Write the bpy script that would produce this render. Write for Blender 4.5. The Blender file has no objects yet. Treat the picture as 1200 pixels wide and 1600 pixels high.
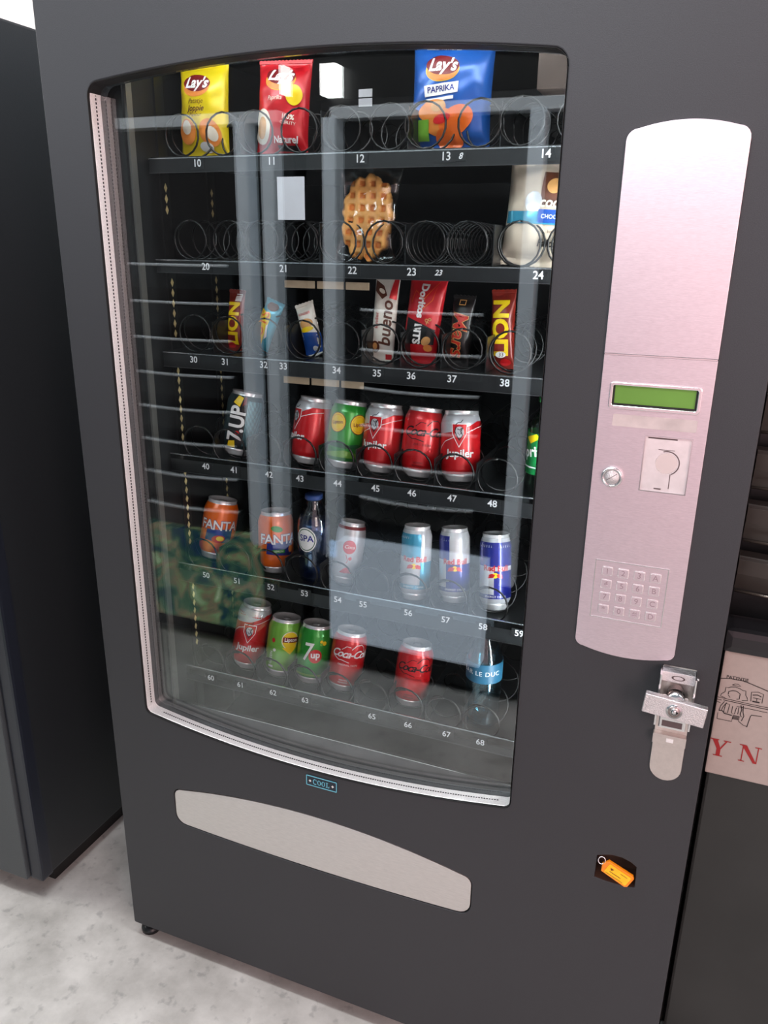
import bpy, bmesh, math, random
from mathutils import Vector, Matrix
random.seed(7)
S = bpy.context.scene
COL = S.collection
H = 1.365            # heights in this file are measured from the camera; the floor is H below it
PI = math.pi
D2R = math.radians

# ------------------------------------------------------------------ camera
cam_d = bpy.data.cameras.new('camera')
cam = bpy.data.objects.new('camera', cam_d)
COL.objects.link(cam)
cam_d.sensor_fit = 'AUTO'
cam_d.sensor_width = 36.0
cam_d.lens = 1228.1 / 1600 * 36.0
cam_d.clip_start = 0.02
cam_d.clip_end = 100
R = ((0.92846, 0.13078, -0.34764), (0.37116, -0.29133, 0.88169), (0.01403, -0.94764, -0.31903))
cam.matrix_world = Matrix(((R[0][0], -R[0][1], -R[0][2], 0.0),
                           (R[1][0], -R[1][1], -R[1][2], -1.0),
                           (R[2][0], -R[2][1], -R[2][2], H),
                           (0, 0, 0, 1)))
S.camera = cam
S.view_settings.view_transform = 'Standard'
S.view_settings.look = 'None'
S.view_settings.exposure = 0.05
S.view_settings.gamma = 1.0
S.view_settings.use_curve_mapping = False
S.cycles.transparent_max_bounces = 24
S.cycles.sample_clamp_indirect = 6.0

# ------------------------------------------------------------------ world: soft daylight, cool to the left, warm to the right
w = bpy.data.worlds.new('world')
S.world = w
w.use_nodes = True
nt = w.node_tree
nt.nodes.clear()
wo = nt.nodes.new('ShaderNodeOutputWorld')
wb = nt.nodes.new('ShaderNodeBackground')
tc = nt.nodes.new('ShaderNodeTexCoord')
dotn = nt.nodes.new('ShaderNodeVectorMath'); dotn.operation = 'DOT_PRODUCT'
dv = Vector((0.50, -0.86, -0.02)).normalized()
dotn.inputs[1].default_value = dv
rmp = nt.nodes.new('ShaderNodeValToRGB')
rmp.color_ramp.elements[0].position = 0.45
rmp.color_ramp.elements[0].color = (0.25, 0.29, 0.33, 1)
rmp.color_ramp.elements[1].position = 1.0
rmp.color_ramp.elements[1].color = (1.75, 1.12, 1.20, 1)
nt.links.new(tc.outputs['Generated'], dotn.inputs[0])
nt.links.new(dotn.outputs['Value'], rmp.inputs['Fac'])
nt.links.new(rmp.outputs['Color'], wb.inputs['Color'])
wb.inputs['Strength'].default_value = 0.75
nt.links.new(wb.outputs['Background'], wo.inputs['Surface'])


def area(name, loc, target, sx, sy, power, color):
    d = bpy.data.lights.new(name, 'AREA')
    d.shape = 'RECTANGLE'
    d.size = sx
    d.size_y = sy
    d.energy = power
    d.color = color
    o = bpy.data.objects.new(name, d)
    COL.objects.link(o)
    o.location = loc
    o.rotation_euler = (Vector(target) - Vector(loc)).to_track_quat('-Z', 'Y').to_euler()
    return o


area('aisle_ceiling_light', (-0.9, 0.02, H + 1.25), (-0.9, -0.15, 0), 2.6, 0.5, 62, (0.92, 0.96, 1.0))
area('doorway_daylight', (1.60, -2.2, H + 0.45), (-0.35, 0.1, H - 0.1), 0.9, 1.6, 32, (1.0, 0.76, 0.72))
area('door_top_fill', (-1.00, -2.3, H + 1.40), (-0.45, 0.0, H + 0.2), 1.6, 0.7, 58, (0.88, 0.95, 1.0))  # added fill lamp that brightens the upper part of the door
area('back_daylight', (-2.9, -0.2, H + 1.0), (-2.2, 1.3, H + 0.1), 1.2, 1.2, 30, (1.0, 0.98, 0.95))


# ------------------------------------------------------------------ materials
def lin(c):
    c = c / 255.0
    return c / 12.92 if c <= 0.04045 else ((c + 0.055) / 1.055) ** 2.4


def rgb(r, g, b):
    return (lin(r), lin(g), lin(b), 1)


MATS = {}


def mat(name, col, rough=0.5, metal=0.0, spec=0.5, nscale=0, namt=0.0, bump=0.0, emis=0.0, rvar=0.0, stretch=None, coat=0.0):
    if name in MATS:
        return MATS[name]
    m = bpy.data.materials.new(name)
    m.use_nodes = True
    n = m.node_tree.nodes
    l = m.node_tree.links
    p = n['Principled BSDF']
    c = rgb(*col) if max(col) > 1.01 else (*col, 1)
    p.inputs['Base Color'].default_value = c
    p.inputs['Roughness'].default_value = rough
    p.inputs['Metallic'].default_value = metal
    p.inputs['Specular IOR Level'].default_value = spec
    if coat:
        p.inputs['Coat Weight'].default_value = coat
        p.inputs['Coat Roughness'].default_value = 0.08
    if emis:
        p.inputs['Emission Color'].default_value = c
        p.inputs['Emission Strength'].default_value = emis
    if nscale:
        t = n.new('ShaderNodeTexCoord')
        no = n.new('ShaderNodeTexNoise')
        no.inputs['Scale'].default_value = nscale
        no.inputs['Detail'].default_value = 5
        if stretch:
            mp = n.new('ShaderNodeMapping')
            mp.inputs['Scale'].default_value = stretch
            l.new(t.outputs['Object'], mp.inputs['Vector'])
            l.new(mp.outputs['Vector'], no.inputs['Vector'])
        else:
            l.new(t.outputs['Object'], no.inputs['Vector'])
        if namt:
            mr = n.new('ShaderNodeMapRange')
            mr.inputs['From Min'].default_value = 0.3
            mr.inputs['From Max'].default_value = 0.7
            mr.inputs['To Min'].default_value = 1 - namt
            mr.inputs['To Max'].default_value = 1 + namt
            l.new(no.outputs['Fac'], mr.inputs['Value'])
            vm = n.new('ShaderNodeVectorMath')
            vm.operation = 'SCALE'
            vm.inputs[0].default_value = c[:3]
            l.new(mr.outputs['Result'], vm.inputs['Scale'])
            l.new(vm.outputs['Vector'], p.inputs['Base Color'])
            if emis:
                l.new(vm.outputs['Vector'], p.inputs['Emission Color'])
        if rvar:
            m2 = n.new('ShaderNodeMapRange')
            m2.inputs['To Min'].default_value = max(0, rough - rvar)
            m2.inputs['To Max'].default_value = rough + rvar
            l.new(no.outputs['Fac'], m2.inputs['Value'])
            l.new(m2.outputs['Result'], p.inputs['Roughness'])
        if bump:
            b = n.new('ShaderNodeBump')
            b.inputs['Strength'].default_value = bump
            b.inputs['Distance'].default_value = 0.002
            l.new(no.outputs['Fac'], b.inputs['Height'])
            l.new(b.outputs['Normal'], p.inputs['Normal'])
    MATS[name] = m
    return m


def clear(name, tint, refl=0.075, rough=0.0, spec_col=(1, 1, 1)):
    """clear sheet: view-angle dependent mix of see-through and mirror reflection"""
    if name in MATS:
        return MATS[name]
    m = bpy.data.materials.new(name)
    m.use_nodes = True
    n = m.node_tree.nodes
    l = m.node_tree.links
    n.clear()
    out = n.new('ShaderNodeOutputMaterial')
    tr = n.new('ShaderNodeBsdfTransparent')
    tr.inputs['Color'].default_value = (*tint, 1)
    gl = n.new('ShaderNodeBsdfGlossy')
    gl.inputs['Roughness'].default_value = rough
    gl.inputs['Color'].default_value = (*spec_col, 1)
    g = n.new('ShaderNodeNewGeometry')
    d = n.new('ShaderNodeVectorMath'); d.operation = 'DOT_PRODUCT'
    l.new(g.outputs['Incoming'], d.inputs[0]); l.new(g.outputs['Normal'], d.inputs[1])
    a = n.new('ShaderNodeMath'); a.operation = 'ABSOLUTE'; l.new(d.outputs['Value'], a.inputs[0])
    s = n.new('ShaderNodeMath'); s.operation = 'SUBTRACT'; s.inputs[0].default_value = 1; l.new(a.outputs[0], s.inputs[1])
    pw = n.new('ShaderNodeMath'); pw.operation = 'POWER'; pw.inputs[1].default_value = 5; l.new(s.outputs[0], pw.inputs[0])
    mu = n.new('ShaderNodeMath'); mu.operation = 'MULTIPLY_ADD'; mu.inputs[1].default_value = 1 - refl; mu.inputs[2].default_value = refl
    l.new(pw.outputs[0], mu.inputs[0])
    mx = n.new('ShaderNodeMixShader')
    l.new(mu.outputs[0], mx.inputs['Fac']); l.new(tr.outputs[0], mx.inputs[1]); l.new(gl.outputs[0], mx.inputs[2])
    l.new(mx.outputs[0], out.inputs['Surface'])
    MATS[name] = m
    return m


paint = mat('door_paint', (0.045, 0.0475, 0.0515), 0.50, 0, 0.32, 900, 0.10, 0.10)
paint_dk = mat('side_paint', (0.022, 0.026, 0.029), 0.38, 0, 0.5, 600, 0.12, 0.08)
black = mat('black_metal', (0.010, 0.011, 0.012), 0.35, 0, 0.5, 60, 0.2)
blackm = mat('black_liner', (0.006, 0.007, 0.008), 0.55, 0, 0.4, 30, 0.3)
rubber = mat('black_rubber', (0.008, 0.008, 0.008), 0.6)
steel = mat('brushed_steel_pink_reflection', (0.82, 0.715, 0.755), 0.44, 1.0, 0.5, 160, 0.07, 0.05, 0, 0.06, (1.0, 1.0, 12.0))  # pink of a reflection put into the steel's base colour
steel_tray = mat('satin_steel', (0.74, 0.71, 0.68), 0.45, 0.85, 0.5, 70, 0.05, 0.05, 0, 0.06, (1.0, 1.0, 6.0))
chrome = mat('chrome', (0.82, 0.82, 0.82), 0.16, 1.0)
chrome_rough = mat('scuffed_chrome', (0.80, 0.78, 0.78), 0.28, 1.0, 0.5, 800, 0.12, 0.6)
wire = mat('coil_wire', (0.045, 0.045, 0.045), 0.30, 1.0)
alu = mat('can_aluminium', (0.80, 0.81, 0.82), 0.26, 0.55, 0.5, 300, 0.05)
white = mat('white_print', (238, 238, 236), 0.45, 0, 0.5, 50, 0.03)
cream = mat('cream_print', (232, 224, 206), 0.5, 0, 0.5, 50, 0.04)
numw = mat('number_white', (225, 228, 230), 0.5, 0, 0.5, 50, 0.03)
red = mat('red_print', (206, 22, 30), 0.30, 0.25, 0.6, 60, 0.05, coat=0.4)
dred = mat('dark_red_print', (120, 14, 20), 0.4, 0, 0.5, 60, 0.06)
blackp = mat('black_print', (12, 10, 12), 0.35, 0, 0.5, 60, 0.1)
greenp = mat('green_print', (34, 150, 40), 0.28, 0.25, 0.6, 60, 0.06, coat=0.4)
lgreen = mat('light_green_print', (120, 185, 60), 0.3, 0.15, 0.6, 60, 0.06, coat=0.4)
dgreen = mat('dark_green_print', (10, 82, 40), 0.35, 0, 0.5, 60, 0.06)
yellow = mat('yellow_print', (240, 205, 20), 0.35, 0, 0.5, 40, 0.05)
orange = mat('orange_print', (238, 108, 22), 0.3, 0.15, 0.6, 60, 0.05, coat=0.4)
bluep = mat('blue_print', (28, 78, 160), 0.35, 0, 0.5, 40, 0.08)
navy = mat('navy_print', (30, 40, 135), 0.28, 0.3, 0.6, 40, 0.08, coat=0.4)
sky = mat('sky_print', (70, 170, 205), 0.25, 0.5, 0.6, 40, 0.06, coat=0.4)
brown = mat('brown_print', (92, 48, 28), 0.45, 0, 0.5, 60, 0.25)
tan = mat('tan_print', (214, 160, 96), 0.5, 0, 0.5, 60, 0.15)
crisp = mat('crisp_print', (232, 140, 60), 0.45, 0, 0.5, 30, 0.18)
silverp = mat('silver_print', (198, 200, 204), 0.28, 0.25, 0.5, 60, 0.06)


# ------------------------------------------------------------------ mesh building helpers
ORIGIN = {}


class MB:
    def __init__(s):
        s.bm = bmesh.new()
        s.mats = []

    def mi(s, m):
        if m not in s.mats:
            s.mats.append(m)
        return s.mats.index(m)

    def add(s, verts, faces, m, smooth=False):
        i = s.mi(m)
        vs = [s.bm.verts.new(v) for v in verts]
        for f in faces:
            try:
                fc = s.bm.faces.new([vs[k] for k in f])
                fc.material_index = i
                fc.smooth = smooth
            except ValueError:
                pass
        return s

    def box(s, x0, x1, y0, y1, z0, z1, m, bev=0.0):
        v = [(x, y, z) for x in (x0, x1) for y in (y0, y1) for z in (z0, z1)]
        f = [(0, 1, 3, 2), (4, 6, 7, 5), (0, 4, 5, 1), (2, 3, 7, 6), (0, 2, 6, 4), (1, 5, 7, 3)]
        if not bev:
            return s.add(v, f, m)
        b = bmesh.new()
        vs = [b.verts.new(p) for p in v]
        for q in f:
            b.faces.new([vs[k] for k in q])
        bmesh.ops.bevel(b, geom=b.edges[:], offset=bev, segments=2, affect='EDGES', profile=0.7)
        return s.take(b, m)

    def take(s, b, m, fn=None, smooth=False):
        b.verts.index_update()
        s.add([fn(v.co) if fn else v.co.copy() for v in b.verts], [[v.index for v in f.verts] for f in b.faces], m, smooth)
        b.free()
        return s

    def lathe(s, prof, m, seg=28, c=(0, 0, 0), close=True, ax='z'):
        vs, fs = [], []
        for r, z in prof:
            for k in range(seg):
                a = 2 * PI * k / seg
                p = (r * math.sin(a), -r * math.cos(a), z)
                if ax == 'y':
                    p = (p[0], z, p[1])
                if ax == 'x':
                    p = (z, p[0], p[1])
                vs.append((p[0] + c[0], p[1] + c[1], p[2] + c[2]))
        for i in range(len(prof) - 1):
            for k in range(seg):
                k2 = (k + 1) % seg
                fs.append((i * seg + k, i * seg + k2, (i + 1) * seg + k2, (i + 1) * seg + k))
        if close:
            fs.append(tuple(range(seg))[::-1])
            fs.append(tuple((len(prof) - 1) * seg + k for k in range(seg)))
        return s.add(vs, fs, m, True)

    def tube(s, pts, r, m, seg=6, closed=False):
        P = [Vector(p) for p in pts]
        n = len(P)
        vs, fs = [], []
        up = Vector((0, 0, 1))
        prev = None
        for i in range(n):
            if closed:
                t = (P[(i + 1) % n] - P[i - 1]).normalized()
            else:
                t = (P[min(i + 1, n - 1)] - P[max(i - 1, 0)]).normalized()
            if prev is None:
                a = t.cross(up)
                if a.length < 1e-4:
                    a = t.cross(Vector((1, 0, 0)))
            else:
                a = prev - t * prev.dot(t)
            a.normalize()
            prev = a
            b = t.cross(a)
            for k in range(seg):
                q = 2 * PI * k / seg
                vs.append(P[i] + (a * math.cos(q) + b * math.sin(q)) * r)
        for i in range(n if closed else n - 1):
            j = (i + 1) % n
            for k in range(seg):
                k2 = (k + 1) % seg
                fs.append((i * seg + k, i * seg + k2, j * seg + k2, j * seg + k))
        if not closed:
            fs.append(tuple(range(seg))[::-1])
            fs.append(tuple((n - 1) * seg + k for k in range(seg)))
        return s.add(vs, fs, m, True)

    def plate(s, loops, y0, y1, m, bev=0.0, smooth=False):
        """closed 2-D loops (X,Z), holes by even-odd, made into a plate from y0 (front) to y1 (back)"""
        vs, fs = shape(loops, (y1 - y0) / 2, bev)
        ym = (y0 + y1) / 2
        return s.add([(v[0], ym - v[2], v[1]) for v in vs], fs, m, smooth)

    def decal(s, vf, m, fn, grid=(0.006, 0.006)):
        """flat 2-D art (x,z) cut on a grid and laid on a surface by fn(x,z)->point"""
        vs, fs = vf
        if not vs:
            return s
        b = bmesh.new()
        bv = [b.verts.new((v[0], v[1], 0)) for v in vs]
        for f in fs:
            try:
                b.faces.new([bv[k] for k in f])
            except ValueError:
                pass
        for ax in (0, 1):
            if not grid[ax]:
                continue
            lo = min(v.co[ax] for v in b.verts)
            hi = max(v.co[ax] for v in b.verts)
            q = math.floor(lo / grid[ax]) + 1
            while q * grid[ax] < hi:
                co = [0, 0, 0]
                no = [0, 0, 0]
                co[ax] = q * grid[ax]
                no[ax] = 1
                bmesh.ops.bisect_plane(b, geom=b.verts[:] + b.edges[:] + b.faces[:], plane_co=co, plane_no=no, dist=1e-6)
                q += 1
        return s.take(b, m, lambda c: fn(c[0], c[1]), True)

    def build(s, name, parent=None, label=None, local=False, bevel=0):
        me = bpy.data.meshes.new(name)
        bmesh.ops.recalc_face_normals(s.bm, faces=s.bm.faces[:]) if not getattr(s, 'norecalc', False) else None
        s.bm.to_mesh(me)
        s.bm.free()
        for m in s.mats:
            me.materials.append(m)
        o = bpy.data.objects.new(name, me)
        COL.objects.link(o)
        if parent is not None:
            o.parent = parent
            org = ORIGIN.get(parent.name, (0, 0, 0))
        else:
            org = (0, 0, 0)
        ORIGIN[o.name] = org
        if not local:
            me.transform(Matrix.Translation((-org[0], -org[1], H - org[2])))
        if label:
            o['label'] = label
        return o


_cache = {}


def shape(loops, ext=0.0, bev=0.0):
    cu = bpy.data.curves.new('tmp', 'CURVE')
    cu.dimensions = '2D'
    cu.fill_mode = 'BOTH'
    cu.extrude = max(0, ext - bev)
    cu.bevel_depth = bev
    cu.bevel_resolution = 1
    cu.offset = -bev
    for lp in loops:
        sp = cu.splines.new('POLY')
        sp.points.add(len(lp) - 1)
        for p, q in zip(sp.points, lp):
            p.co = (q[0], q[1], 0, 1)
        sp.use_cyclic_u = True
    ob = bpy.data.objects.new('tmp', cu)
    me = bpy.data.meshes.new_from_object(ob)
    vs = [tuple(v.co) for v in me.vertices]
    fs = [tuple(p.vertices) for p in me.polygons]
    bpy.data.meshes.remove(me)
    bpy.data.objects.remove(ob)
    bpy.data.curves.remove(cu)
    return vs, fs


def text(body, size, x=0, z=0, rot=0, shear=0, sx=1.0, bold=0.0, align='CENTER', sp=1.0):
    k = (body, size, shear, bold, align, sp)
    if k not in _cache:
        cu = bpy.data.curves.new('tmp', 'FONT')
        cu.body = body
        cu.size = size
        cu.shear = shear
        cu.offset = bold
        cu.align_x = align
        cu.align_y = 'CENTER'
        cu.space_character = sp
        cu.resolution_u = 3
        ob = bpy.data.objects.new('tmp', cu)
        me = bpy.data.meshes.new_from_object(ob)
        _cache[k] = ([tuple(v.co) for v in me.vertices], [tuple(p.vertices) for p in me.polygons])
        bpy.data.meshes.remove(me)
        bpy.data.objects.remove(ob)
        bpy.data.curves.remove(cu)
    vs, fs = _cache[k]
    a = D2R(rot)
    ca, sa = math.cos(a), math.sin(a)
    return [((v[0] * sx) * ca - v[1] * sa + x, (v[0] * sx) * sa + v[1] * ca + z, 0) for v in vs], fs


def poly(pts):
    return shape([pts])


def ell(cx, cz, rx, rz, rot=0, n=24, inner=0):
    a = D2R(rot)

    def ring(k):
        o = []
        for i in range(n):
            q = 2 * PI * i / n
            x, z = rx * k * math.cos(q), rz * k * math.sin(q)
            o.append((x * math.cos(a) - z * math.sin(a) + cx, x * math.sin(a) + z * math.cos(a) + cz))
        return o
    return shape([ring(1), ring(inner)] if inner else [ring(1)])


def stroke(pts, wd):
    """a thin ribbon along a 2-D line"""
    L, Rr = [], []
    n = len(pts)
    for i in range(n):
        p0 = Vector(pts[max(0, i - 1)]); p1 = Vector(pts[min(n - 1, i + 1)])
        t = (p1 - p0)
        if t.length < 1e-9:
            continue
        t.normalize()
        nn = Vector((-t[1], t[0])) * wd / 2
        p = Vector(pts[i])
        L.append(p + nn); Rr.append(p - nn)
    vs = [(p[0], p[1], 0) for p in L] + [(p[0], p[1], 0) for p in Rr]
    k = len(L)
    fs = [(i, i + 1, k + i + 1, k + i) for i in range(k - 1)]
    return vs, fs


def arc_pts(x0, x1, z_side, z_mid, n=24):
    """shallow arc from (x0,z_side) over (mid,z_mid) to (x1,z_side)"""
    o = []
    for i in range(n + 1):
        t = i / n
        o.append((x0 + (x1 - x0) * t, z_side + (z_mid - z_side) * (1 - (2 * t - 1) ** 2)))
    return o


def panel_loop(x0, x1, zb, zbm, zt, ztm, r=0.015, rb=None, grow=0.0):
    """rounded panel with bowed top and bottom edges, counter-clockwise"""
    rb = r if rb is None else rb
    x0 -= grow; x1 += grow; zb -= grow; zbm -= grow; zt += grow; ztm += grow
    pts = []

    def bot(x):
        t = (x - x0) / (x1 - x0)
        return zb + (zbm - zb) * (1 - (2 * t - 1) ** 2)

    def top(x):
        t = (x - x0) / (x1 - x0)
        return zt + (ztm - zt) * (1 - (2 * t - 1) ** 2)
    for i in range(6):
        a = PI + (PI / 2) * i / 5
        pts.append((x0 + rb + rb * math.cos(a), bot(x0 + rb) + rb + rb * math.sin(a)))
    for i in range(1, 24):
        x = x0 + rb + (x1 - x0 - 2 * rb) * i / 24
        pts.append((x, bot(x)))
    for i in range(6):
        a = -PI / 2 + (PI / 2) * i / 5
        pts.append((x1 - rb + rb * math.cos(a), bot(x1 - rb) + rb + rb * math.sin(a)))
    for i in range(6):
        a = (PI / 2) * i / 5
        pts.append((x1 - r + r * math.cos(a), top(x1 - r) - r + r * math.sin(a)))
    for i in range(1, 24):
        x = x1 - r - (x1 - x0 - 2 * r) * i / 24
        pts.append((x, top(x)))
    for i in range(6):
        a = PI / 2 + (PI / 2) * i / 5
        pts.append((x0 + r + r * math.cos(a), top(x0 + r) - r + r * math.sin(a)))
    return pts


def rrect(x0, x1, z0, z1, r, n=4):
    pts = []
    for cx, cz, a0 in ((x0 + r, z0 + r, PI), (x1 - r, z0 + r, 1.5 * PI), (x1 - r, z1 - r, 0), (x0 + r, z1 - r, 0.5 * PI)):
        for i in range(n + 1):
            a = a0 + (PI / 2) * i / n
            pts.append((cx + r * math.cos(a), cz + r * math.sin(a)))
    return pts


def rect(x0, x1, z0, z1):
    return [(x0, z0), (x1, z0), (x1, z1), (x0, z1)]


def ringwall(mb, loopA, yA, loopB, yB, m, keep=None):
    n = len(loopA)
    mb.add([(p[0], yA, p[1]) for p in loopA] + [(p[0], yB, p[1]) for p in loopB],
           [(i, (i + 1) % n, n + (i + 1) % n, n + i) for i in range(n) if keep is None or keep(loopA[i])], m, False)


def thing(name, label, cat, loc=(0, 0, -H), group=None, rot=(0, 0, 0)):
    o = bpy.data.objects.new(name, None)
    COL.objects.link(o)
    o.empty_display_size = 0.05
    o.location = (loc[0], loc[1], loc[2] + H)
    o.rotation_euler = rot
    ORIGIN[o.name] = (loc[0], loc[1], loc[2] + H)
    o['label'] = label
    o['category'] = cat
    if group:
        o['group'] = group
    return o


def part(o, name, parent=None):
    return o


# ------------------------------------------------------------------ the setting
floor_m = bpy.data.materials.new('concrete_floor')
floor_m.use_nodes = True
n = floor_m.node_tree.nodes; l = floor_m.node_tree.links
p = n['Principled BSDF']
p.inputs['Roughness'].default_value = 0.75
t = n.new('ShaderNodeTexCoord')
n1 = n.new('ShaderNodeTexNoise'); n1.inputs['Scale'].default_value = 7; n1.inputs['Detail'].default_value = 8; n1.inputs['Roughness'].default_value = 0.6
n2 = n.new('ShaderNodeTexNoise'); n2.inputs['Scale'].default_value = 42; n2.inputs['Detail'].default_value = 6
r1 = n.new('ShaderNodeValToRGB')
r1.color_ramp.elements[0].position = 0.32; r1.color_ramp.elements[0].color = rgb(172, 168, 162)
r1.color_ramp.elements[1].position = 0.62; r1.color_ramp.elements[1].color = rgb(214, 210, 204)
r2 = n.new('ShaderNodeValToRGB')
r2.color_ramp.elements[0].position = 0.30; r2.color_ramp.elements[0].color = (0.62, 0.62, 0.63, 1)
r2.color_ramp.elements[1].position = 0.42; r2.color_ramp.elements[1].color = (1, 1, 1, 1)
mx = n.new('ShaderNodeMix'); mx.data_type = 'RGBA'; mx.blend_type = 'MULTIPLY'; mx.inputs['Factor'].default_value = 0.7
l.new(t.outputs['Object'], n1.inputs['Vector']); l.new(t.outputs['Object'], n2.inputs['Vector'])
l.new(n1.outputs['Fac'], r1.inputs['Fac']); l.new(n2.outputs['Fac'], r2.inputs['Fac'])
l.new(r1.outputs['Color'], mx.inputs['A']); l.new(r2.outputs['Color'], mx.inputs['B'])
l.new(mx.outputs['Result'], p.inputs['Base Color'])
bp = n.new('ShaderNodeBump'); bp.inputs['Strength'].default_value = 0.15; bp.inputs['Distance'].default_value = 0.004
l.new(n2.outputs['Fac'], bp.inputs['Height']); l.new(bp.outputs['Normal'], p.inputs['Normal'])
m = MB(); m.box(-5, 3, -4.5, 1.62, -H - 0.05, -H, floor_m)
fl = m.build('floor'); fl['kind'] = 'structure'
wall_m = mat('white_wall', (0.80, 0.79, 0.76), 0.8, 0, 0.3, 5, 0.04, 0.1)
m = MB(); m.box(-5, 3, 1.50, 1.60, -H, 1.6, wall_m)
wl = m.build('wall_back'); wl['kind'] = 'structure'

# ------------------------------------------------------------------ the vending machine
vm = thing('vending_machine', 'tall dark grey glass-fronted snack and drink machine with steel control panel coloured with a pink reflection', 'vending machine', (-0.43, 0.40, -H))
X0, X1, ZB, ZT = -0.938, 0.076, -1.335, 0.465
CX0, CX1, CZ0, CZ1 = -0.832, -0.13, -0.93, 0.30     # cold compartment
WIN = dict(x0=-0.857, x1=-0.180, zb=-0.812, zbm=-0.843, zt=0.214, ztm=0.236)
win = panel_loop(WIN['x0'], WIN['x1'], WIN['zb'], WIN['zbm'], WIN['zt'], WIN['ztm'], 0.020, 0.014)
flap = panel_loop(-0.8085, -0.2330, -1.040, -1.048, -0.968, -0.936, 0.016, 0.022)
flap_hole = panel_loop(-0.8085, -0.2330, -1.040, -1.048, -0.968, -0.936, 0.016, 0.022, 0.0016)
cup = [(-0.0455, -0.8925), (-0.030, -0.8945), (0.000, -0.8945), (0.0120, -0.8915), (0.0118, -0.872), (0.0110, -0.8552),
       (0.003, -0.8495), (-0.010, -0.8455), (-0.024, -0.8455), (-0.036, -0.8490), (-0.0452, -0.8530)]
m = MB()
m.plate([rrect(X0, X1, ZB, ZT, 0.004), win, flap_hole, cup], 0.0, 0.042, paint, 0.0015)
m.build('door', vm)
# cabinet shell
m = MB()
m.box(X0 + 0.004, CX0, 0.048, 0.80, ZB + 0.01, ZT, paint_dk)
m.box(CX1, X1 - 0.004, 0.048, 0.80, ZB + 0.01, ZT, paint_dk)
m.box(CX0, CX1, 0.72, 0.80, ZB + 0.01, ZT, paint_dk)
m.box(CX0, CX1, 0.048, 0.72, CZ1, ZT, paint_dk)
m.box(CX0, CX1, 0.10, 0.72, ZB + 0.01, CZ0, paint_dk)
m.build('cabinet', vm)
m = MB()
e = 0.0008
m.box(CX0 + 0.0002, CX0 + 0.0022, 0.050, 0.71, CZ0 + e, CZ1 - e, blackm)
m.box(CX1 - 0.0022, CX1 - 0.0002, 0.050, 0.71, CZ0 + e, CZ1 - e, blackm)
m.box(CX0 + 0.003, CX1 - 0.003, 0.70, 0.712, CZ0 + e, CZ1 - e, blackm)
m.box(CX0 + 0.003, CX1 - 0.003, 0.05, 0.69, CZ1 - 0.004, CZ1 - e, blackm)
m.box(CX0 + 0.003, CX1 - 0.003, 0.05, 0.69, CZ0 + e, CZ0 + 0.004, black)
# left and right jambs and the sill of the opening behind the glass
m.box(-0.93, CX0, 0.0435, 0.0475, CZ0, CZ1, blackm)
m.box(CX0 + 0.0002, CX0 + 0.004, 0.0490, 0.062, CZ0 + 0.01, CZ1 - 0.01, mat('grey_edge', (0.15, 0.15, 0.14), 0.4, 0.5))
m.build('inner_liner', vm)
# liner ring of the window opening
trim_m = mat('bright_trim', (0.93, 0.92, 0.90), 0.28, 0.28, 0.6, 500, 0.10, 0.3)
m = MB()
wi = panel_loop(WIN['x0'], WIN['x1'], WIN['zb'], WIN['zbm'], WIN['zt'], WIN['ztm'], 0.020, 0.014, -0.0006)
wi2 = panel_loop(WIN['x0'], WIN['x1'], WIN['zb'], WIN['zbm'], WIN['zt'], WIN['ztm'], 0.019, 0.013, -0.0010)
wi3 = panel_loop(WIN['x0'], WIN['x1'], WIN['zb'], WIN['zbm'], WIN['zt'], WIN['ztm'], 0.018, 0.012, -0.0014)
ringwall(m, wi, -0.0012, wi2, -0.0012, rubber)
ringwall(m, wi2, -0.0012, wi2, 0.004, rubber)
lowleft = lambda q: (q[0] < -0.50 and q[1] < 0.205) or q[1] < -0.78
ringwall(m, wi2, 0.004, wi3, 0.005, trim_m, lowleft)
ringwall(m, wi3, 0.005, wi3, 0.026, trim_m, lowleft)
ringwall(m, wi2, 0.004, wi3, 0.005, rubber, lambda q: not lowleft(q))
ringwall(m, wi3, 0.005, wi3, 0.026, rubber, lambda q: not lowleft(q))
m.build('window_trim', vm, 'bright metal trim inside the window opening')
# fine dotted line along the left and bottom of the trim
m = MB()
k = 0
for i in range(190):
    z = -0.80 + i * (1.005 / 190)
    m.box(WIN['x0'] + 0.0012, WIN['x0'] + 0.0020, 0.0145, 0.0165, z, z + 0.0030, rubber)
m.build('trim_perforation', vm)
m = MB()
for i in range(150):
    x = -0.83 + i * (0.63 / 150)
    tt = (x - WIN['x0']) / (WIN['x1'] - WIN['x0'])
    z = WIN['zb'] + (WIN['zbm'] - WIN['zb']) * (1 - (2 * tt - 1) ** 2) + 0.0014
    m.box(x, x + 0.0026, 0.0150, 0.0168, z, z + 0.0008, rubber)
m.build('trim_perforation', vm)
# glass
m = MB()
gl = panel_loop(WIN['x0'], WIN['x1'], WIN['zb'], WIN['zbm'], WIN['zt'], WIN['ztm'], 0.018, 0.012, -0.0018)
m.plate([gl], 0.026, 0.0315, clear('window_glass', (0.93, 0.96, 0.96), 0.078))
m.build('window_pane', vm)
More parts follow.
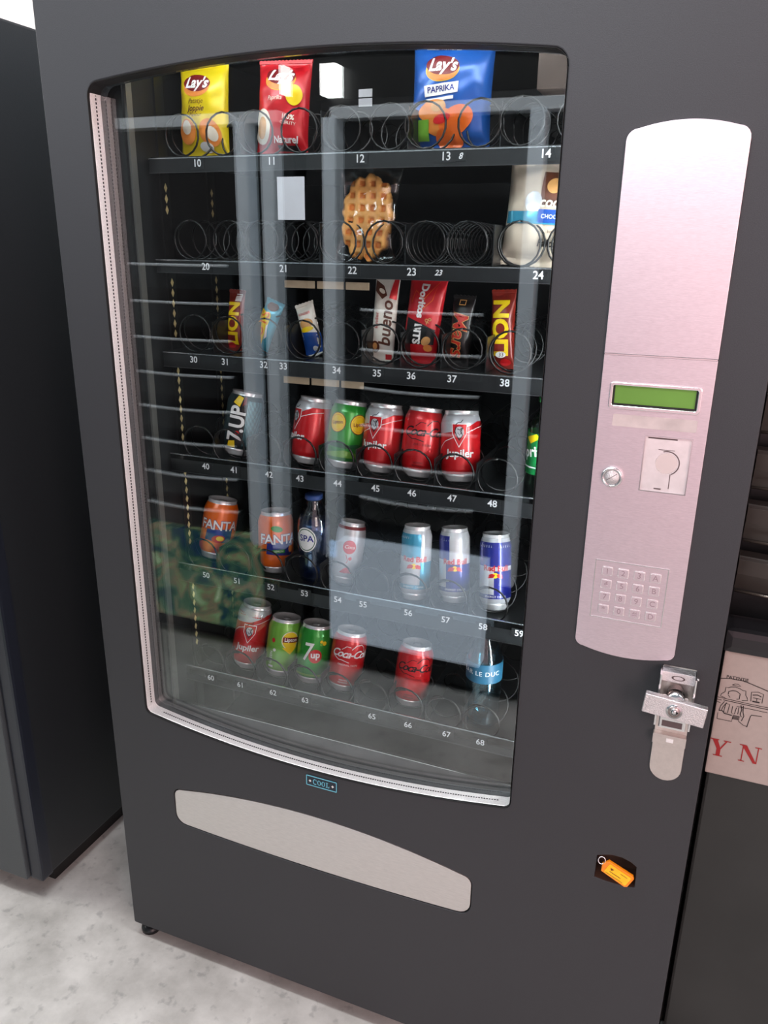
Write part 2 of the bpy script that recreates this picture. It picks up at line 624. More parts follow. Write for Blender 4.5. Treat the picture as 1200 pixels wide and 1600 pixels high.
# added unseen tube behind the right door stile lighting the products, and its holder
m = MB()
m.lathe([(0.008, -0.78), (0.008, 0.18)], mat('fill_tube_glow', (0.95, 0.97, 1.0), 0.5, emis=48.0), 12, (-0.150, 0.062, 0))
m.build('fill_tube', vm)
m = MB()  # added unseen tube above the opening to brighten the products
m.lathe([(0.007, CX0 + 0.03), (0.007, CX1 - 0.03)], mat('top_fill_glow', (0.97, 0.98, 1.0), 0.5, emis=26.0), 12, (0, 0.064, 0.280), True, 'x')
m.build('fill_tube', vm)
for z in (-0.80, 0.18):
    m = MB()
    m.box(-0.162, -0.138, 0.050, 0.076, z, z + 0.02, white, 0.002)
    m.build('fill_tube_holder', vm)
# slotted uprights on the left inner wall with pale slots
slot_m = mat('slot_pale', (0.75, 0.66, 0.32), 0.5, 0, 0.5, 90, 0.1)
bands = [(0.085, 0.045), (-0.060, -0.155), (-0.205, -0.330), (-0.385, -0.520), (-0.590, -0.730)]
for yy in (0.125, 0.255):
    m = MB()
    m.box(CX0 + 0.0025, CX0 + 0.006, yy - 0.011, yy + 0.011, CZ0 + 0.01, CZ1 - 0.01, black)
    for zt_, zb_ in bands:
        z = zt_
        while z > zb_:
            m.add([(CX0 + 0.0064, yy - 0.0042, z), (CX0 + 0.0064, yy, z - 0.0072), (CX0 + 0.0064, yy + 0.0042, z), (CX0 + 0.0064, yy, z + 0.0072)],
                  [(0, 1, 2, 3)], slot_m)
            z -= 0.0165
    m.build('slotted_rail', vm)
m = MB()  # tan box standing in for a reflection in the glass
m.box(-0.236, -0.198, 0.100, 0.150, 0.191, 0.238, mat('reflection_tan', (84, 72, 66), 0.5, 0, 0.5, 30, 0.1), 0.003)
m.build('tan_reflection_box', vm)
for zz in (0.2020, 0.1905):
    m = MB()
    m.box(-0.4880, -0.4680, 0.118, 0.120, zz - 0.005, zz + 0.005, mat('pale_sticker', (170, 172, 176), 0.5))
    m.build('sticker', vm)
# lower delivery shelf edge behind the glass
m = MB()
m.box(CX0 + 0.004, CX1 - 0.004, 0.052, 0.056, -0.872, -0.809, mat('hatch_grey', (0.10, 0.105, 0.11), 0.35, 0.2, 0.5, 30, 0.1))
m.box(CX0 + 0.02, CX1 - 0.004, 0.0500, 0.0565, -0.8092, -0.8078, chrome)
m.build('delivery_hatch', vm)
# dispensing flap
m = MB()
m.plate([flap], 0.001, 0.006, steel_tray, 0.0008)
m.build('dispensing_flap', vm, 'long bowed satin steel flap')
m = MB()
m.box(-0.83, -0.21, 0.044, 0.046, -1.06, -0.91, rubber)
m.build('flap_backing', vm)
# COOL badge
badge_line = mat('badge_cyan', (120, 205, 225), 0.35, 0.0, 0.5, 60, 0.05)
m = MB()
bx0, bx1, bz0, bz1 = -0.5288, -0.4715, -0.8705, -0.8505
m.plate([rect(bx0, bx1, bz0, bz1)], -0.0012, 0.0005, mat('badge_navy', (24, 38, 52), 0.4))
m.plate([rrect(bx0, bx1, bz0, bz1, 0.0015), rect(bx0 + 0.0013, bx1 - 0.0013, bz0 + 0.0013, bz1 - 0.0013)], -0.0018, -0.0010, badge_line)
front = lambda off: (lambda x, z: (x, off, z))
cxs = (bx0 + bx1) / 2; czs = (bz0 + bz1) / 2


def glyph_serif(ch, x, z, h, wd):
    o = []
    t = h * 0.09
    if ch == 'C':
        pts = []
        for i in range(15):
            a = D2R(45 + 270 * i / 14)
            pts.append((x + wd / 2 + wd * 0.46 * math.cos(a), z + h / 2 + h * 0.48 * math.sin(a)))
        o.append(stroke(pts[2:], h * 0.16)); o.append(stroke([pts[0], pts[1], pts[2]], h * 0.08))
        o.append(poly(rect(x + wd * 0.82, x + wd * 0.92, z + h * 0.62, z + h * 0.98)))
    elif ch == 'O':
        o.append(shape([[(x + wd / 2 + wd * 0.5 * math.cos(a), z + h / 2 + h * 0.5 * math.sin(a)) for a in [2 * PI * i / 20 for i in range(20)]],
                        [(x + wd / 2 + wd * 0.27 * math.cos(a), z + h / 2 + h * 0.42 * math.sin(a)) for a in [2 * PI * i / 20 for i in range(20)]]]))
    elif ch == 'L':
        o.append(poly(rect(x + wd * 0.22, x + wd * 0.48, z, z + h)))
        o.append(poly(rect(x, x + wd * 0.7, z + h - t, z + h)))
        o.append(poly([(x, z), (x + wd, z), (x + wd, z + h * 0.36), (x + wd * 0.9, z + h * 0.36), (x + wd * 0.75, z + t), (x, z + t)]))
    return o


xx = bx0 + 0.0135
for ch in 'COOL':
    for g in glyph_serif(ch, xx, czs - 0.0050, 0.0100, 0.0066):
        m.decal(g, badge_line, front(-0.0021), (0, 0))
    xx += 0.0078
for sx_ in (bx0 + 0.0075, bx1 - 0.0075):
    m.decal(poly([(sx_ - 0.0025, czs), (sx_, czs - 0.0028), (sx_ + 0.0025, czs), (sx_, czs + 0.0028)]), white, front(-0.0021), (0, 0))
m.build('badge', vm, 'small framed badge reading COOL')
# feet
for fx, fy in ((-0.916, 0.024), (0.030, 0.035), (-0.905, 0.74), (0.030, 0.74)):
    m = MB()
    m.lathe([(0.020, -H), (0.020, -H + 0.008), (0.014, -H + 0.012), (0.009, -H + 0.014), (0.009, ZB + 0.012)], black, 16, (fx, fy, 0))
    m.build('foot', vm)

# ---- control panel
cp = MB()
px0, px1 = -0.1085, 0.0200
pl = panel_loop(px0, px1, -0.509, -0.5195, 0.125, 0.1365, 0.013, 0.011)
disp = rrect(-0.0940, 0.0045, -0.1800, -0.1545, 0.003)
coin = rect(-0.0500, 0.0053, -0.2845, -0.2140)
up = [q for q in pl if q[1] > -0.118]
lo_ = [q for q in pl if q[1] <= -0.118]
iup = [i for i, q in enumerate(pl) if q[1] > -0.118]
upper = [(px1, -0.1175)] + [pl[i] for i in iup] + [(px0, -0.1175)]
lower = [pl[i] for i in range(len(pl)) if i not in iup] + [(px1, -0.1195), (px0, -0.1195)]
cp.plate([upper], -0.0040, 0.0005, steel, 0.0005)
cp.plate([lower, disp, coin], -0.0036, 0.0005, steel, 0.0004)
cp.box(px0 + 0.0005, px1 - 0.0005, -0.0045, 0.0002, -0.1193, -0.1177, chrome)
ctrl = cp.build('control_panel', vm, 'tall brushed steel panel with bowed ends')
# display
m = MB()
m.plate([rrect(-0.0975, 0.0080, -0.1838, -0.1512, 0.004), rrect(-0.0935, 0.0040, -0.1795, -0.1550, 0.002)], -0.0062, -0.0032, chrome, 0.0008)
m.build('display_bezel', ctrl)
lcd = mat('lcd_green_glow', (98, 142, 58), 0.25, 0, 0.5, 12, 0.10, emis=0.25)  # screen colour with a faint glow added
m = MB()
m.box(-0.0937, 0.0042, -0.0014, -0.0004, -0.1797, -0.1548, lcd)
m.box(-0.0937, -0.0915, -0.0034, -0.0014, -0.1797, -0.1548, rubber)
m.box(0.0018, 0.0042, -0.0034, -0.0014, -0.1797, -0.1548, rubber)
m.box(-0.0915, 0.0018, -0.0034, -0.0014, -0.1797, -0.1775, rubber)
m.build('display', ctrl, 'green liquid crystal screen with a faint added glow')
m = MB()
m.plate([rrect(-0.0905, 0.0075, -0.2055, -0.1905, 0.002)], -0.0041, -0.0034, mat('worn_sticker', (0.60, 0.52, 0.50), 0.5, 0, 0.4, 60, 0.12))
m.build('faded_sticker', ctrl, 'faded beige strip under the screen')
# return button
m = MB()
bc = (-0.0835, 0, -0.2705)
m.lathe([(0.0135, -0.0030), (0.0135, -0.0070), (0.0122, -0.0090), (0.0100, -0.0092), (0.0096, -0.0060)], chrome, 32, (bc[0], 0, bc[2]), True, 'y')
m.build('button_collar', ctrl)
m = MB()
m.lathe([(0.0093, -0.0050), (0.0093, -0.0080), (0.0088, -0.0086)], chrome_rough, 28, (bc[0], 0, bc[2]), True, 'y')
m.decal(stroke([(bc[0] - 0.006, bc[2] - 0.004), (bc[0] + 0.006, bc[2] + 0.005)], 0.0009), mat('engraved', (0.25, 0.22, 0.22), 0.5), front(-0.0088), (0, 0))
m.build('return_button', ctrl)
# coin plate
m = MB()
cpl = mat('coin_plate_metal', (0.98, 0.94, 0.93), 0.24, 0.55, 0.5, 90, 0.06)
m.box(-0.0500, 0.0053, -0.0014, -0.0004, -0.2845, -0.2140, cpl)
m.plate([rect(-0.0500, 0.0053, -0.2845, -0.2140), rect(-0.0488, 0.0041, -0.2833, -0.2152)], -0.0042, -0.0036, chrome)
dk = mat('slot_dark', (0.10, 0.07, 0.07), 0.5)
cc = (-0.0215, -0.2470)
m.decal(ell(cc[0], cc[1], 0.0128, 0.0128, 0, 32), mat('coin_face', (0.92, 0.84, 0.80), 0.3, 0.6), front(-0.0019), (0, 0))
arc = [(cc[0] + 0.0150 * math.cos(D2R(a)), cc[1] + 0.0150 * math.sin(D2R(a))) for a in range(-62, 118, 9)]
m.decal(stroke(arc, 0.0013), dk, front(-0.0017), (0, 0))
m.decal(stroke([(arc[0][0] - 0.0010, arc[0][1]), (arc[0][0] - 0.0010, -0.2790)], 0.0010), dk, front(-0.0017), (0, 0))
m.decal(stroke([(cc[0] - 0.011, cc[1] + 0.0165), (cc[0] + 0.008, cc[1] + 0.0165)], 0.0008), dk, front(-0.0017), (0, 0))
m.decal(poly(rect(-0.0325, -0.0240, -0.2812, -0.2795)), dk, front(-0.0017), (0, 0))
m.decal(poly(rect(-0.0460, -0.0120, -0.2175, -0.2158)), dk, front(-0.0017), (0, 0))
m.build('coin_slot', ctrl, 'shiny recessed coin insert plate')
# keypad
m = MB()
kf = rect(-0.0925, -0.0008, -0.4662, -0.3838)
m.plate([kf, rect(-0.0915, -0.0018, -0.4652, -0.3848)], -0.0044, -0.0034, chrome)
m.build('keypad_frame', ctrl)
keys = ['123A', '456B', '789C', '*0#D']
eng = mat('key_engraving', (0.48, 0.36, 0.40), 0.45, 0.6)
for r_, row in enumerate(keys):
    for c_, ch in enumerate(row):
        kx = -0.0762 + c_ * 0.0201
        kz = -0.3985 - r_ * 0.0181
        m = MB()
        m.plate([rrect(kx - 0.0068, kx + 0.0068, kz - 0.0062, kz + 0.0062, 0.0015, 2)], -0.0052, -0.0032, chrome_rough, 0.0004)
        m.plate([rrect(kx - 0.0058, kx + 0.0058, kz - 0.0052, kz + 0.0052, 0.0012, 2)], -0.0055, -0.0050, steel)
        m.decal(text(ch, 0.0105, kx, kz), eng, front(-0.0057), (0, 0))
        m.build('key', ctrl)

# ---- coin return cup
m = MB()
cupm = mat('cup_brown', (0.10, 0.055, 0.04), 0.35, 0.3, 0.5, 40, 0.2)
n_ = len(cup)
back = [(q[0], q[1] + 0.004) for q in cup]
ringwall(m, cup, 0.001, back, 0.036, cupm)
m.add([(q[0], 0.036, q[1]) for q in back], [tuple(range(n_))], cupm)
m.build('coin_return_cup', vm, 'brown recessed coin return')

# ---- lock
lk = MB()
lb = [(0.0085, -0.5190), (0.0500, -0.5190), (0.0500, -0.6700)]
for i in range(13):
    a = -PI * i / 12
    lb.append((0.0293 + 0.0207 * math.cos(a), -0.6745 + 0.0207 * math.sin(a)))
lb.append((0.0085, -0.6700))
lb = lb[::-1]
lk.plate([lb], -0.0030, 0.0002, mat('lock_plate_steel', (0.70, 0.64, 0.60), 0.38, 0.9, 0.5, 200, 0.04), 0.0008)
lock = lk.build('lock', vm, 'chrome cam lock with wide crossbar handle')
m = MB()
m.box(0.0060, 0.0510, -0.020, -0.003, -0.5330, -0.5190, chrome_rough, 0.001)     # top lip
m.box(0.0060, 0.0085, -0.030, -0.003, -0.5950, -0.5190, chrome, 0.0006)
m.box(0.0485, 0.0510, -0.030, -0.003, -0.5950, -0.5190, chrome, 0.0006)
m.box(0.0075, 0.0500, -0.012, -0.003, -0.6330, -0.6180, mat('lock_plate_steel', (0, 0, 0)), 0.0008)
m.box(0.0250, 0.0340, -0.0128, -0.0118, -0.6280, -0.6225, white)
m.decal(ell(0.0285, -0.5260, 0.0085, 0.0035, 0, 20, 0.72), dk, front(-0.0203), (0, 0))
m.lathe([(0.002, 0), (0.002, 0.004)], chrome, 10, (0.0500, -0.011, -0.5270), True, 'x')
m.build('lock_housing', lock)
m = MB()
m.lathe([(0.0115, -0.003), (0.0115, -0.034)], chrome, 28, (0.0285, 0, -0.5560), True, 'y')
m.lathe([(0.0122, -0.016), (0.0122, -0.019)], rubber, 28, (0.0285, 0, -0.5560), False, 'y')
m.box(0.0120, 0.0450, -0.036, -0.012, -0.5930, -0.5560, chrome, 0.0015)
m.box(0.0160, 0.0410, -0.0368, -0.0358, -0.5895, -0.5815, mat('slot_dark', (0, 0, 0)))
m.build('lock_barrel', lock)
# crossbar, slightly turned
b = MB()
bb = bmesh.new()
bmesh.ops.create_cube(bb, size=1)
bmesh.ops.scale(bb, vec=(0.0765, 0.010, 0.0275), verts=bb.verts)
bmesh.ops.bevel(bb, geom=bb.edges[:], offset=0.0008, segments=1, affect='EDGES')
rotm = Matrix.Rotation(D2R(-0), 4, 'Y') @ Matrix.Rotation(D2R(5.0), 4, 'Y')
tf = Matrix.Translation((0.0285, -0.041, -0.5590)) @ rotm
b.take(bb, chrome_rough, lambda c: tf @ c)
cyl = lambda rr, y0, y1, mm: b.lathe([(rr, y0), (rr, y1)], mm, 26, (0.0285, 0, -0.5600), True, 'y')
cyl(0.0100, -0.0460, -0.0472, chrome)
cyl(0.0078, -0.0470, -0.0478, mat('lock_face', (0.55, 0.45, 0.43), 0.3, 1.0))
cyl(0.0046, -0.0476, -0.0486, chrome)
b.decal(ell(0.0285, -0.5600, 0.0040, 0.0040, 0, 20, 0.8), rubber, front(-0.0488), (0, 0))
b.decal(poly(rect(0.0310, 0.0335, -0.5612, -0.5588)), rubber, front(-0.0489), (0, 0))
b.build('lock_handle', lock)

# ------------------------------------------------------------------ shelves with coils and numbers
# rows: tray height, fascia top, fascia bottom, number height
ROWS = {
    1: dict(z=0.126, ft=0.1235, fb=0.1030, nz=0.1150, txt={10: -0.736, 11: -0.609, 12: -0.471, 13: -0.347, 14: -0.215},
            coils=[(-0.772, 1), (-0.700, -1), (-0.645, 1), (-0.573, -1), (-0.507, 1), (-0.435, -1), (-0.383, 1), (-0.308, -1), (-0.252, 1), (-0.178, -1)], r=0.0290, pitch=0.058),
    2: dict(z=-0.0235, ft=-0.0235, fb=-0.0430, nz=-0.0325, txt={20: -0.731, 21: -0.594, 22: -0.482, 23: -0.391, 24: -0.213},
            coils=[(-0.768, 1), (-0.697, -1), (-0.641, 1), (-0.575, -1), (-0.513, 1), (-0.441, -1), (-0.378, 1), (-0.318, -1), (-0.245, 1), (-0.178, -1)], r=0.0290, pitch=0.038),
    3: dict(z=-0.1680, ft=-0.1680, fb=-0.1920, nz=-0.1775, txt={30: -0.764, 31: -0.704, 32: -0.634, 33: -0.599, 34: -0.508, 35: -0.442, 36: -0.388, 37: -0.326, 38: -0.249},
            coils=[(-0.770, 1), (-0.708, 1), (-0.640, 1), (-0.573, 1), (-0.508, 1), (-0.444, 1), (-0.382, 1), (-0.318, 1), (-0.248, 1)], r=0.0295, pitch=0.050),
    4: dict(z=-0.3530, ft=-0.3400, fb=-0.3710, nz=-0.3560, txt={40: -0.753, 41: -0.697, 42: -0.631, 43: -0.574, 44: -0.507, 45: -0.442, 46: -0.382, 47: -0.318, 48: -0.256},
            coils=[(-0.775, 1), (-0.717, 1), (-0.648, 1), (-0.583, 1), (-0.517, 1), (-0.452, 1), (-0.387, 1), (-0.321, 1), (-0.255, 1)], r=0.0300, pitch=0.080),
    5: dict(z=-0.5590, ft=-0.5420, fb=-0.5780, nz=-0.5580, txt={50: -0.766, 51: -0.702, 52: -0.635, 53: -0.570, 54: -0.508, 55: -0.462, 56: -0.383, 57: -0.320, 58: -0.259, 59: -0.202},
            coils=[(-0.782, 1), (-0.716, 1), (-0.650, 1), (-0.584, 1), (-0.517, 1), (-0.454, 1), (-0.387, 1), (-0.322, 1), (-0.256, 1)], r=0.0300, pitch=0.080),
    6: dict(z=-0.7710, ft=-0.7500, fb=-0.7810, nz=-0.7665, txt={60: -0.770, 61: -0.706, 62: -0.638, 63: -0.573, 65: -0.444, 66: -0.378, 67: -0.310, 68: -0.252},
            coils=[(-0.782, 1), (-0.716, 1), (-0.650, 1), (-0.585, 1), (-0.518, 1), (-0.454, 1), (-0.389, 1), (-0.322, 1), (-0.256, 1)], r=0.0300, pitch=0.080),
}
ordn = {1: 'topmost black shelf numbered 10 to 14, holding three crisp bags', 2: 'black shelf numbered 20 to 24, holding a waffle',
        3: 'black shelf numbered 30 to 38, holding chocolate bars', 4: 'black shelf numbered 40 to 48, upper row of drink cans',
        5: 'black shelf numbered 50 to 59, holding slim cans and a water bottle', 6: 'lowest black shelf numbered 60 to 68 with drink cans'}
tan_tag = mat('tan_tag', (196, 178, 150), 0.6, 0, 0.4, 80, 0.08)
edge_m = mat('fascia_edge', (0.55, 0.58, 0.60), 0.25, 0.9)
lip_m = clear('smoked_lip', (0.30, 0.31, 0.32), 0.05)
for rn, d in ROWS.items():
    sh = thing('product_shelf', ordn[rn] + ' behind the glass', 'shelf', (-0.475, 0.40, d['z']), 'shelves of the snack machine')
    m = MB()
    m.box(CX0 + 0.008, CX1 - 0.006, 0.090, 0.62, d['z'] - 0.004, d['z'], black)
    # dividers low between slots
    cs = [c[0] for c in d['coils']]
    m.build('tray', sh)
    m = MB()
    m.box(CX0 + 0.008, CX1 - 0.006, 0.0850, 0.0885, d['fb'], d['ft'] if rn <= 3 else d['z'] + 0.004, black)
    m.box(CX0 + 0.008, CX1 - 0.006, 0.0838, 0.0852, d['ft'] - 0.0010, d['ft'] + 0.0006, edge_m)
    if rn > 3:
        m.box(CX0 + 0.008, CX1 - 0.006, 0.0845, 0.0875, d['z'] + 0.0042, d['ft'], lip_m)
    m.box(CX0 + 0.008, CX1 - 0.006, 0.0838, 0.0852, d['fb'] - 0.0002, d['fb'] + 0.0006, mat('fascia_low_edge', (0.10, 0.10, 0.105), 0.3, 0.8))
    m.build('shelf_fascia', sh)
    for num, x in d['txt'].items():
        m = MB()
        m.plate([rect(x - 0.012, x + 0.012, d['nz'] - 0.0075, d['nz'] + 0.0075)], 0.0842, 0.0851, black)
        m.decal(text(str(num), 0.0145, x, d['nz'], bold=0.0002), numw, front(0.0838), (0, 0))
        m.build('number_plate', sh)
    if rn in (1, 2):
        x = {1: -0.327, 2: -0.352}[rn]
        m = MB()
        m.plate([rect(x - 0.008, x + 0.008, d['nz'] - 0.006, d['nz'] + 0.006)], 0.0842, 0.0851, black)
        m.decal(text({1: '8', 2: '23'}[rn], 0.0105, x, d['nz'], shear=0.3, bold=0.0002), numw, front(0.0838), (0, 0))
        m.build('number_plate', sh)
    for cx_, sgn in d['coils']:
        r_ = d['r']
        zc = d['z'] + r_ + 0.0012
        pts = []
        y0 = 0.100
        length = 0.46 if rn != 6 else 0.40
        turns = length / (d['pitch'] * (0.55 if rn == 2 and -0.40 < cx_ < -0.30 else 1))
        ph0 = PI / 2
        nseg = int(turns * 18)
        for i in range(19):          # closing loop at the front
            a = ph0 + sgn * 2 * PI * (i / 18)
            pts.append((cx_ + r_ * math.cos(a), y0 + 0.002 * i / 18, zc + r_ * math.sin(a)))
        for i in range(1, nseg + 1):
            a = ph0 + sgn * 2 * PI * i / 18
            pts.append((cx_ + r_ * math.cos(a), y0 + 0.002 + length * i / nseg, zc + r_ * math.sin(a)))
        m = MB()
        m.tube(pts, 0.0015, wire, 6)
        m.build('coil', sh)
    if rn in (2, 3):
        tz = {2: -0.0555, 3: -0.2035}[rn]
        for a_, b__ in (((-0.612, -0.560), (-0.556, -0.512), (-0.508, -0.470)) if rn == 2 else ((-0.618, -0.572), (-0.568, -0.520), (-0.516, -0.478))):
            m = MB()
            m.box(a_, b__, 0.118, 0.1195, tz - 0.0055, tz + 0.0055, tan_tag, 0.0005)
            m.build('price_strip', sh)
    # clear dividers between the slots
    for i in range(len(cs) - 1):
        if rn <= 2 and i % 2 == 0:
            continue
        x = (cs[i] + cs[i + 1]) / 2
        m = MB()
        m.box(x - 0.0007, x + 0.0007, 0.105, 0.60, d['z'], d['z'] + (0.050 if rn > 2 else 0.055), black)
        m.build('divider', sh)
# tan price strips clipped under two shelves and round knobs

# ------------------------------------------------------------------ products
CAN_G = 'drink cans in the coils'


def can_profile(r, h):
    s = r / 0.033
    return [(0.0295 * s, 0.0120), (0.0322 * s, 0.0165), (0.033 * s, 0.0205), (0.033 * s, h - 0.020), (0.0322 * s, h - 0.0165), (0.0305 * s, h - 0.012), (0.0282 * s, h - 0.0065)]


def make_can(label, X, Z, side, r=0.0315, h=0.110, base=alu, art=None, rz=0.0, back=11, Y=0.155, lidm=None):
    c = thing('drink_can', label, 'can', (X, Y, Z + 0.0006 + r * 0.75 * math.sin(D2R(abs(side)) + 0) ), CAN_G)
    M = Matrix.Translation(c.location) @ Matrix.Rotation(D2R(side), 4, 'Y') @ Matrix.Rotation(-D2R(back), 4, 'X') @ Matrix.Rotation(D2R(rz), 4, 'Z')
    # lowest rim point must rest on the tray
    low = min((M @ Vector((r * 0.73 * math.cos(a), r * 0.73 * math.sin(a), 0)))[2] for a in [2 * PI * i / 24 for i in range(24)])
    c.location.z += (Z + H + 0.0003) - low
    c.rotation_euler = (Matrix.Rotation(D2R(side), 3, 'Y') @ Matrix.Rotation(-D2R(back), 3, 'X') @ Matrix.Rotation(D2R(rz), 3, 'Z')).to_euler()
    pr = can_profile(r, h)
    m = MB()
    m.lathe(pr, base, 40, close=False)

    def rad(z):
        if z <= pr[0][1]:
            return pr[0][0]
        for (r0, z0), (r1, z1) in zip(pr, pr[1:]):
            if z <= z1:
                return r0 + (r1 - r0) * (z - z0) / max(1e-9, z1 - z0)
        return pr[-1][0]

    def wrap(off):
        def f(x, z):
            z = min(max(z, pr[0][1]), h - 0.0066)
            rr = rad(z) + off
            a = x / r
            return (rr * math.sin(a), -rr * math.cos(a), z)
        return f
    if art:
        lay = 0.00012
        for vf, mm in art:
            m.decal(vf, mm, wrap(lay), (0.0045, 0.0045))
            lay += 0.00012
    m.build('can_body', c, local=True)
    s = r / 0.033
    m = MB()
    m.lathe([(0.0235 * s, 0.0035), (0.0242 * s, 0.0), (0.0255 * s, 0.0), (0.0262 * s, 0.002), (0.0275 * s, 0.0075), (0.0295 * s, 0.0120)], lidm or alu, 40, close=True)
    m.build('can_base', c, local=True)
    m = MB()
    m.lathe([(0.0282 * s, h - 0.0065), (0.0270 * s, h - 0.003), (0.0278 * s, h - 0.001), (0.0274 * s, h), (0.0264 * s, h - 0.001), (0.0258 * s, h - 0.006), (0.001, h - 0.0055)], lidm or alu, 40, close=False)
    m.lathe([(0.0075 * s, h - 0.0052), (0.0075 * s, h - 0.0042)], alu, 16, (0, 0.004, 0))
    m.build('lid', c, local=True)
    return c


def band(z0, z1, half=0.11):
    return poly(rect(-half, half, z0, z1))


def jupiler(h=0.110):
    A = []
    A.append((poly([(-0.10, h - 0.030), (-0.03, h - 0.036), (0.0, h - 0.031), (0.03, h - 0.016), (0.10, h - 0.013), (0.10, h), (-0.10, h)]), silverp))
    A.append((stroke([(-0.04, h - 0.062), (-0.025, h - 0.048), (0.0, h - 0.038), (0.03, h - 0.026), (0.05, h - 0.022)], 0.0010), white))
    sh_ = lambda k: [(-0.012 * k, 0.076 + 0.014 * k), (0.012 * k, 0.076 + 0.014 * k), (0.0115 * k, 0.074), (0.0, 0.074 - 0.021 * k), (-0.0115 * k, 0.074)]
    A.append((poly(sh_(1.0)), white))
    A.append((poly(sh_(0.90)), red))
    # bull: head, horns and dark chest drawn with strokes
    A.append((ell(0.0, 0.077, 0.0070, 0.0085), silverp))
    A.append((stroke([(-0.006, 0.088), (-0.003, 0.091), (0.002, 0.092), (0.005, 0.096)], 0.0012), blackp))
    A.append((stroke([(-0.005, 0.085), (-0.007, 0.078), (-0.003, 0.070), (0.001, 0.064)], 0.0014), blackp))
    A.append((stroke([(0.005, 0.084), (0.002, 0.078), (0.005, 0.072), (0.001, 0.066)], 0.0015), blackp))
    A.append((stroke([(-0.003, 0.082), (0.001, 0.080), (0.003, 0.083)], 0.0012), blackp))
    A.append((stroke([(-0.002, 0.076), (0.0, 0.072), (0.003, 0.076)], 0.0010), blackp))
    A.append((text('Jupiler', 0.0165, 0.002, 0.0440, bold=0.0004), white))
    return A


def cola(col, h=0.110, sub='ORIGINAL TASTE'):
    A = []
    A.append((text('Coca-Cola', 0.0200, 0.002, 0.072, rot=0, shear=0.45, bold=0.00035, sp=0.86), col))
    A.append((stroke([(-0.030, 0.066), (-0.018, 0.060), (-0.012, 0.0605), (0.002, 0.057)], 0.0014), col))
    A.append((stroke([(0.004, 0.082), (0.012, 0.090), (0.022, 0.091), (0.028, 0.086), (0.030, 0.078)], 0.0014), col))
    A.append((stroke([(-0.014, 0.080), (-0.006, 0.087), (0.002, 0.086)], 0.0011), col))
    A.append((text(sub, 0.0048, 0.0, 0.0520), col))
    A.append((text('VERFRIS', 0.0045, -0.004, 0.0230), col))
    A.append((text('REFRESH', 0.0045, -0.004, 0.0185), col))
    return A


def badge_round(x, z, k=1.0):
    return [(ell(x, z, 0.0150 * k, 0.0165 * k), dred), (ell(x, z, 0.0138 * k, 0.0153 * k), yellow), (ell(x, z, 0.0118 * k, 0.0128 * k), crisp),
            (ell(x, z, 0.0112 * k, 0.0120 * k), yellow), (text('Lipton', 0.0078 * k, x, z, bold=0.0002, rot=8), dred)]


make_can('dark can in slot 41 with white lettering running up its side and teal hatching', -0.734, ROWS[4]['z'], 7, base=mat('teal_can', (48, 66, 70), 0.3, 0.4), rz=28,
         art=[(stroke([(x, 0.018), (x, 0.096)], 0.0011), mat('teal_line', (120, 170, 180), 0.35, 0.3)) for x in [0.006 + i * 0.0024 for i in range(12)]] +
             [(poly(rect(-0.022, 0.003, 0.014, 0.10)), blackp), (poly([(-0.020, 0.090), (-0.008, 0.084), (-0.004, 0.100), (-0.014, 0.103)]), yellow),
              (poly([(-0.004, 0.086), (0.002, 0.090), (0.002, 0.102), (-0.002, 0.102)]), dred),
              (text('7.UP', 0.036, -0.0085, 0.055, rot=90, bold=0.0011, sx=0.86), white), (ell(-0.006, 0.0395, 0.0036, 0.0036), red),
              (poly([(-0.020, 0.014), (-0.006, 0.014), (-0.008, 0.026), (-0.018, 0.024)]), yellow)])
make_can('red can in slot 43 with a pale shoulder, its bull shield turned away left', -0.598, ROWS[4]['z'], 5, base=red, rz=-36, art=jupiler())
make_can('bright green iced tea can in slot 44 with two round yellow badges', -0.532, ROWS[4]['z'], 4, base=greenp, rz=23,
         art=badge_round(-0.0185, 0.074) + badge_round(0.0185, 0.074) + [(poly([(-0.03, 0.036), (-0.018, 0.043), (0.0, 0.038), (0.02, 0.042), (0.035, 0.037), (0.02, 0.034), (0.0, 0.033), (-0.02, 0.034)]), dgreen),
              (poly([(-0.04, 0.018), (0.04, 0.018), (0.04, 0.022), (0.0, 0.030), (-0.04, 0.022)]), lgreen)])
make_can('red can in slot 45 with a bull shield on its left side', -0.466, ROWS[4]['z'], 2, base=red, rz=-8, art=jupiler())
make_can('red cola can in slot 46 with faint black script lettering, on the upper can shelf', -0.398, ROWS[4]['z'], 2, base=red, rz=20, art=cola(blackp, sub='ZERO SUGAR'))
make_can('red can in slot 47 showing its bull shield frontally, on the upper can shelf', -0.328, ROWS[4]['z'], -4, base=red, rz=12, art=jupiler())


def fanta(green=False):
    A = [(poly([(-0.024, 0.036), (0.026, 0.032), (0.028, 0.060), (-0.022, 0.056)]), navy),
         (text('FANTA', 0.0245, 0.0, 0.0640 if not green else 0.062, bold=0.0011, sp=0.92), blackp if False else navy),
         (text('FANTA', 0.0245, 0.0, 0.0640 if not green else 0.062, bold=0.0004, sp=0.92), white)]
    if green:
        A += [(ell(-0.004, 0.082, 0.0105, 0.0055, -12), greenp), (poly(rect(-0.012, 0.010, 0.0385, 0.0445)), greenp), (text('LEMON', 0.0050, -0.001, 0.0415), white),
              (ell(0.022, 0.044, 0.0045, 0.0065), crisp)]
    else:
        A += [(ell(0.002, 0.040, 0.012, 0.007, 10), red), (ell(0.005, 0.041, 0.007, 0.0045), yellow)]
    return A


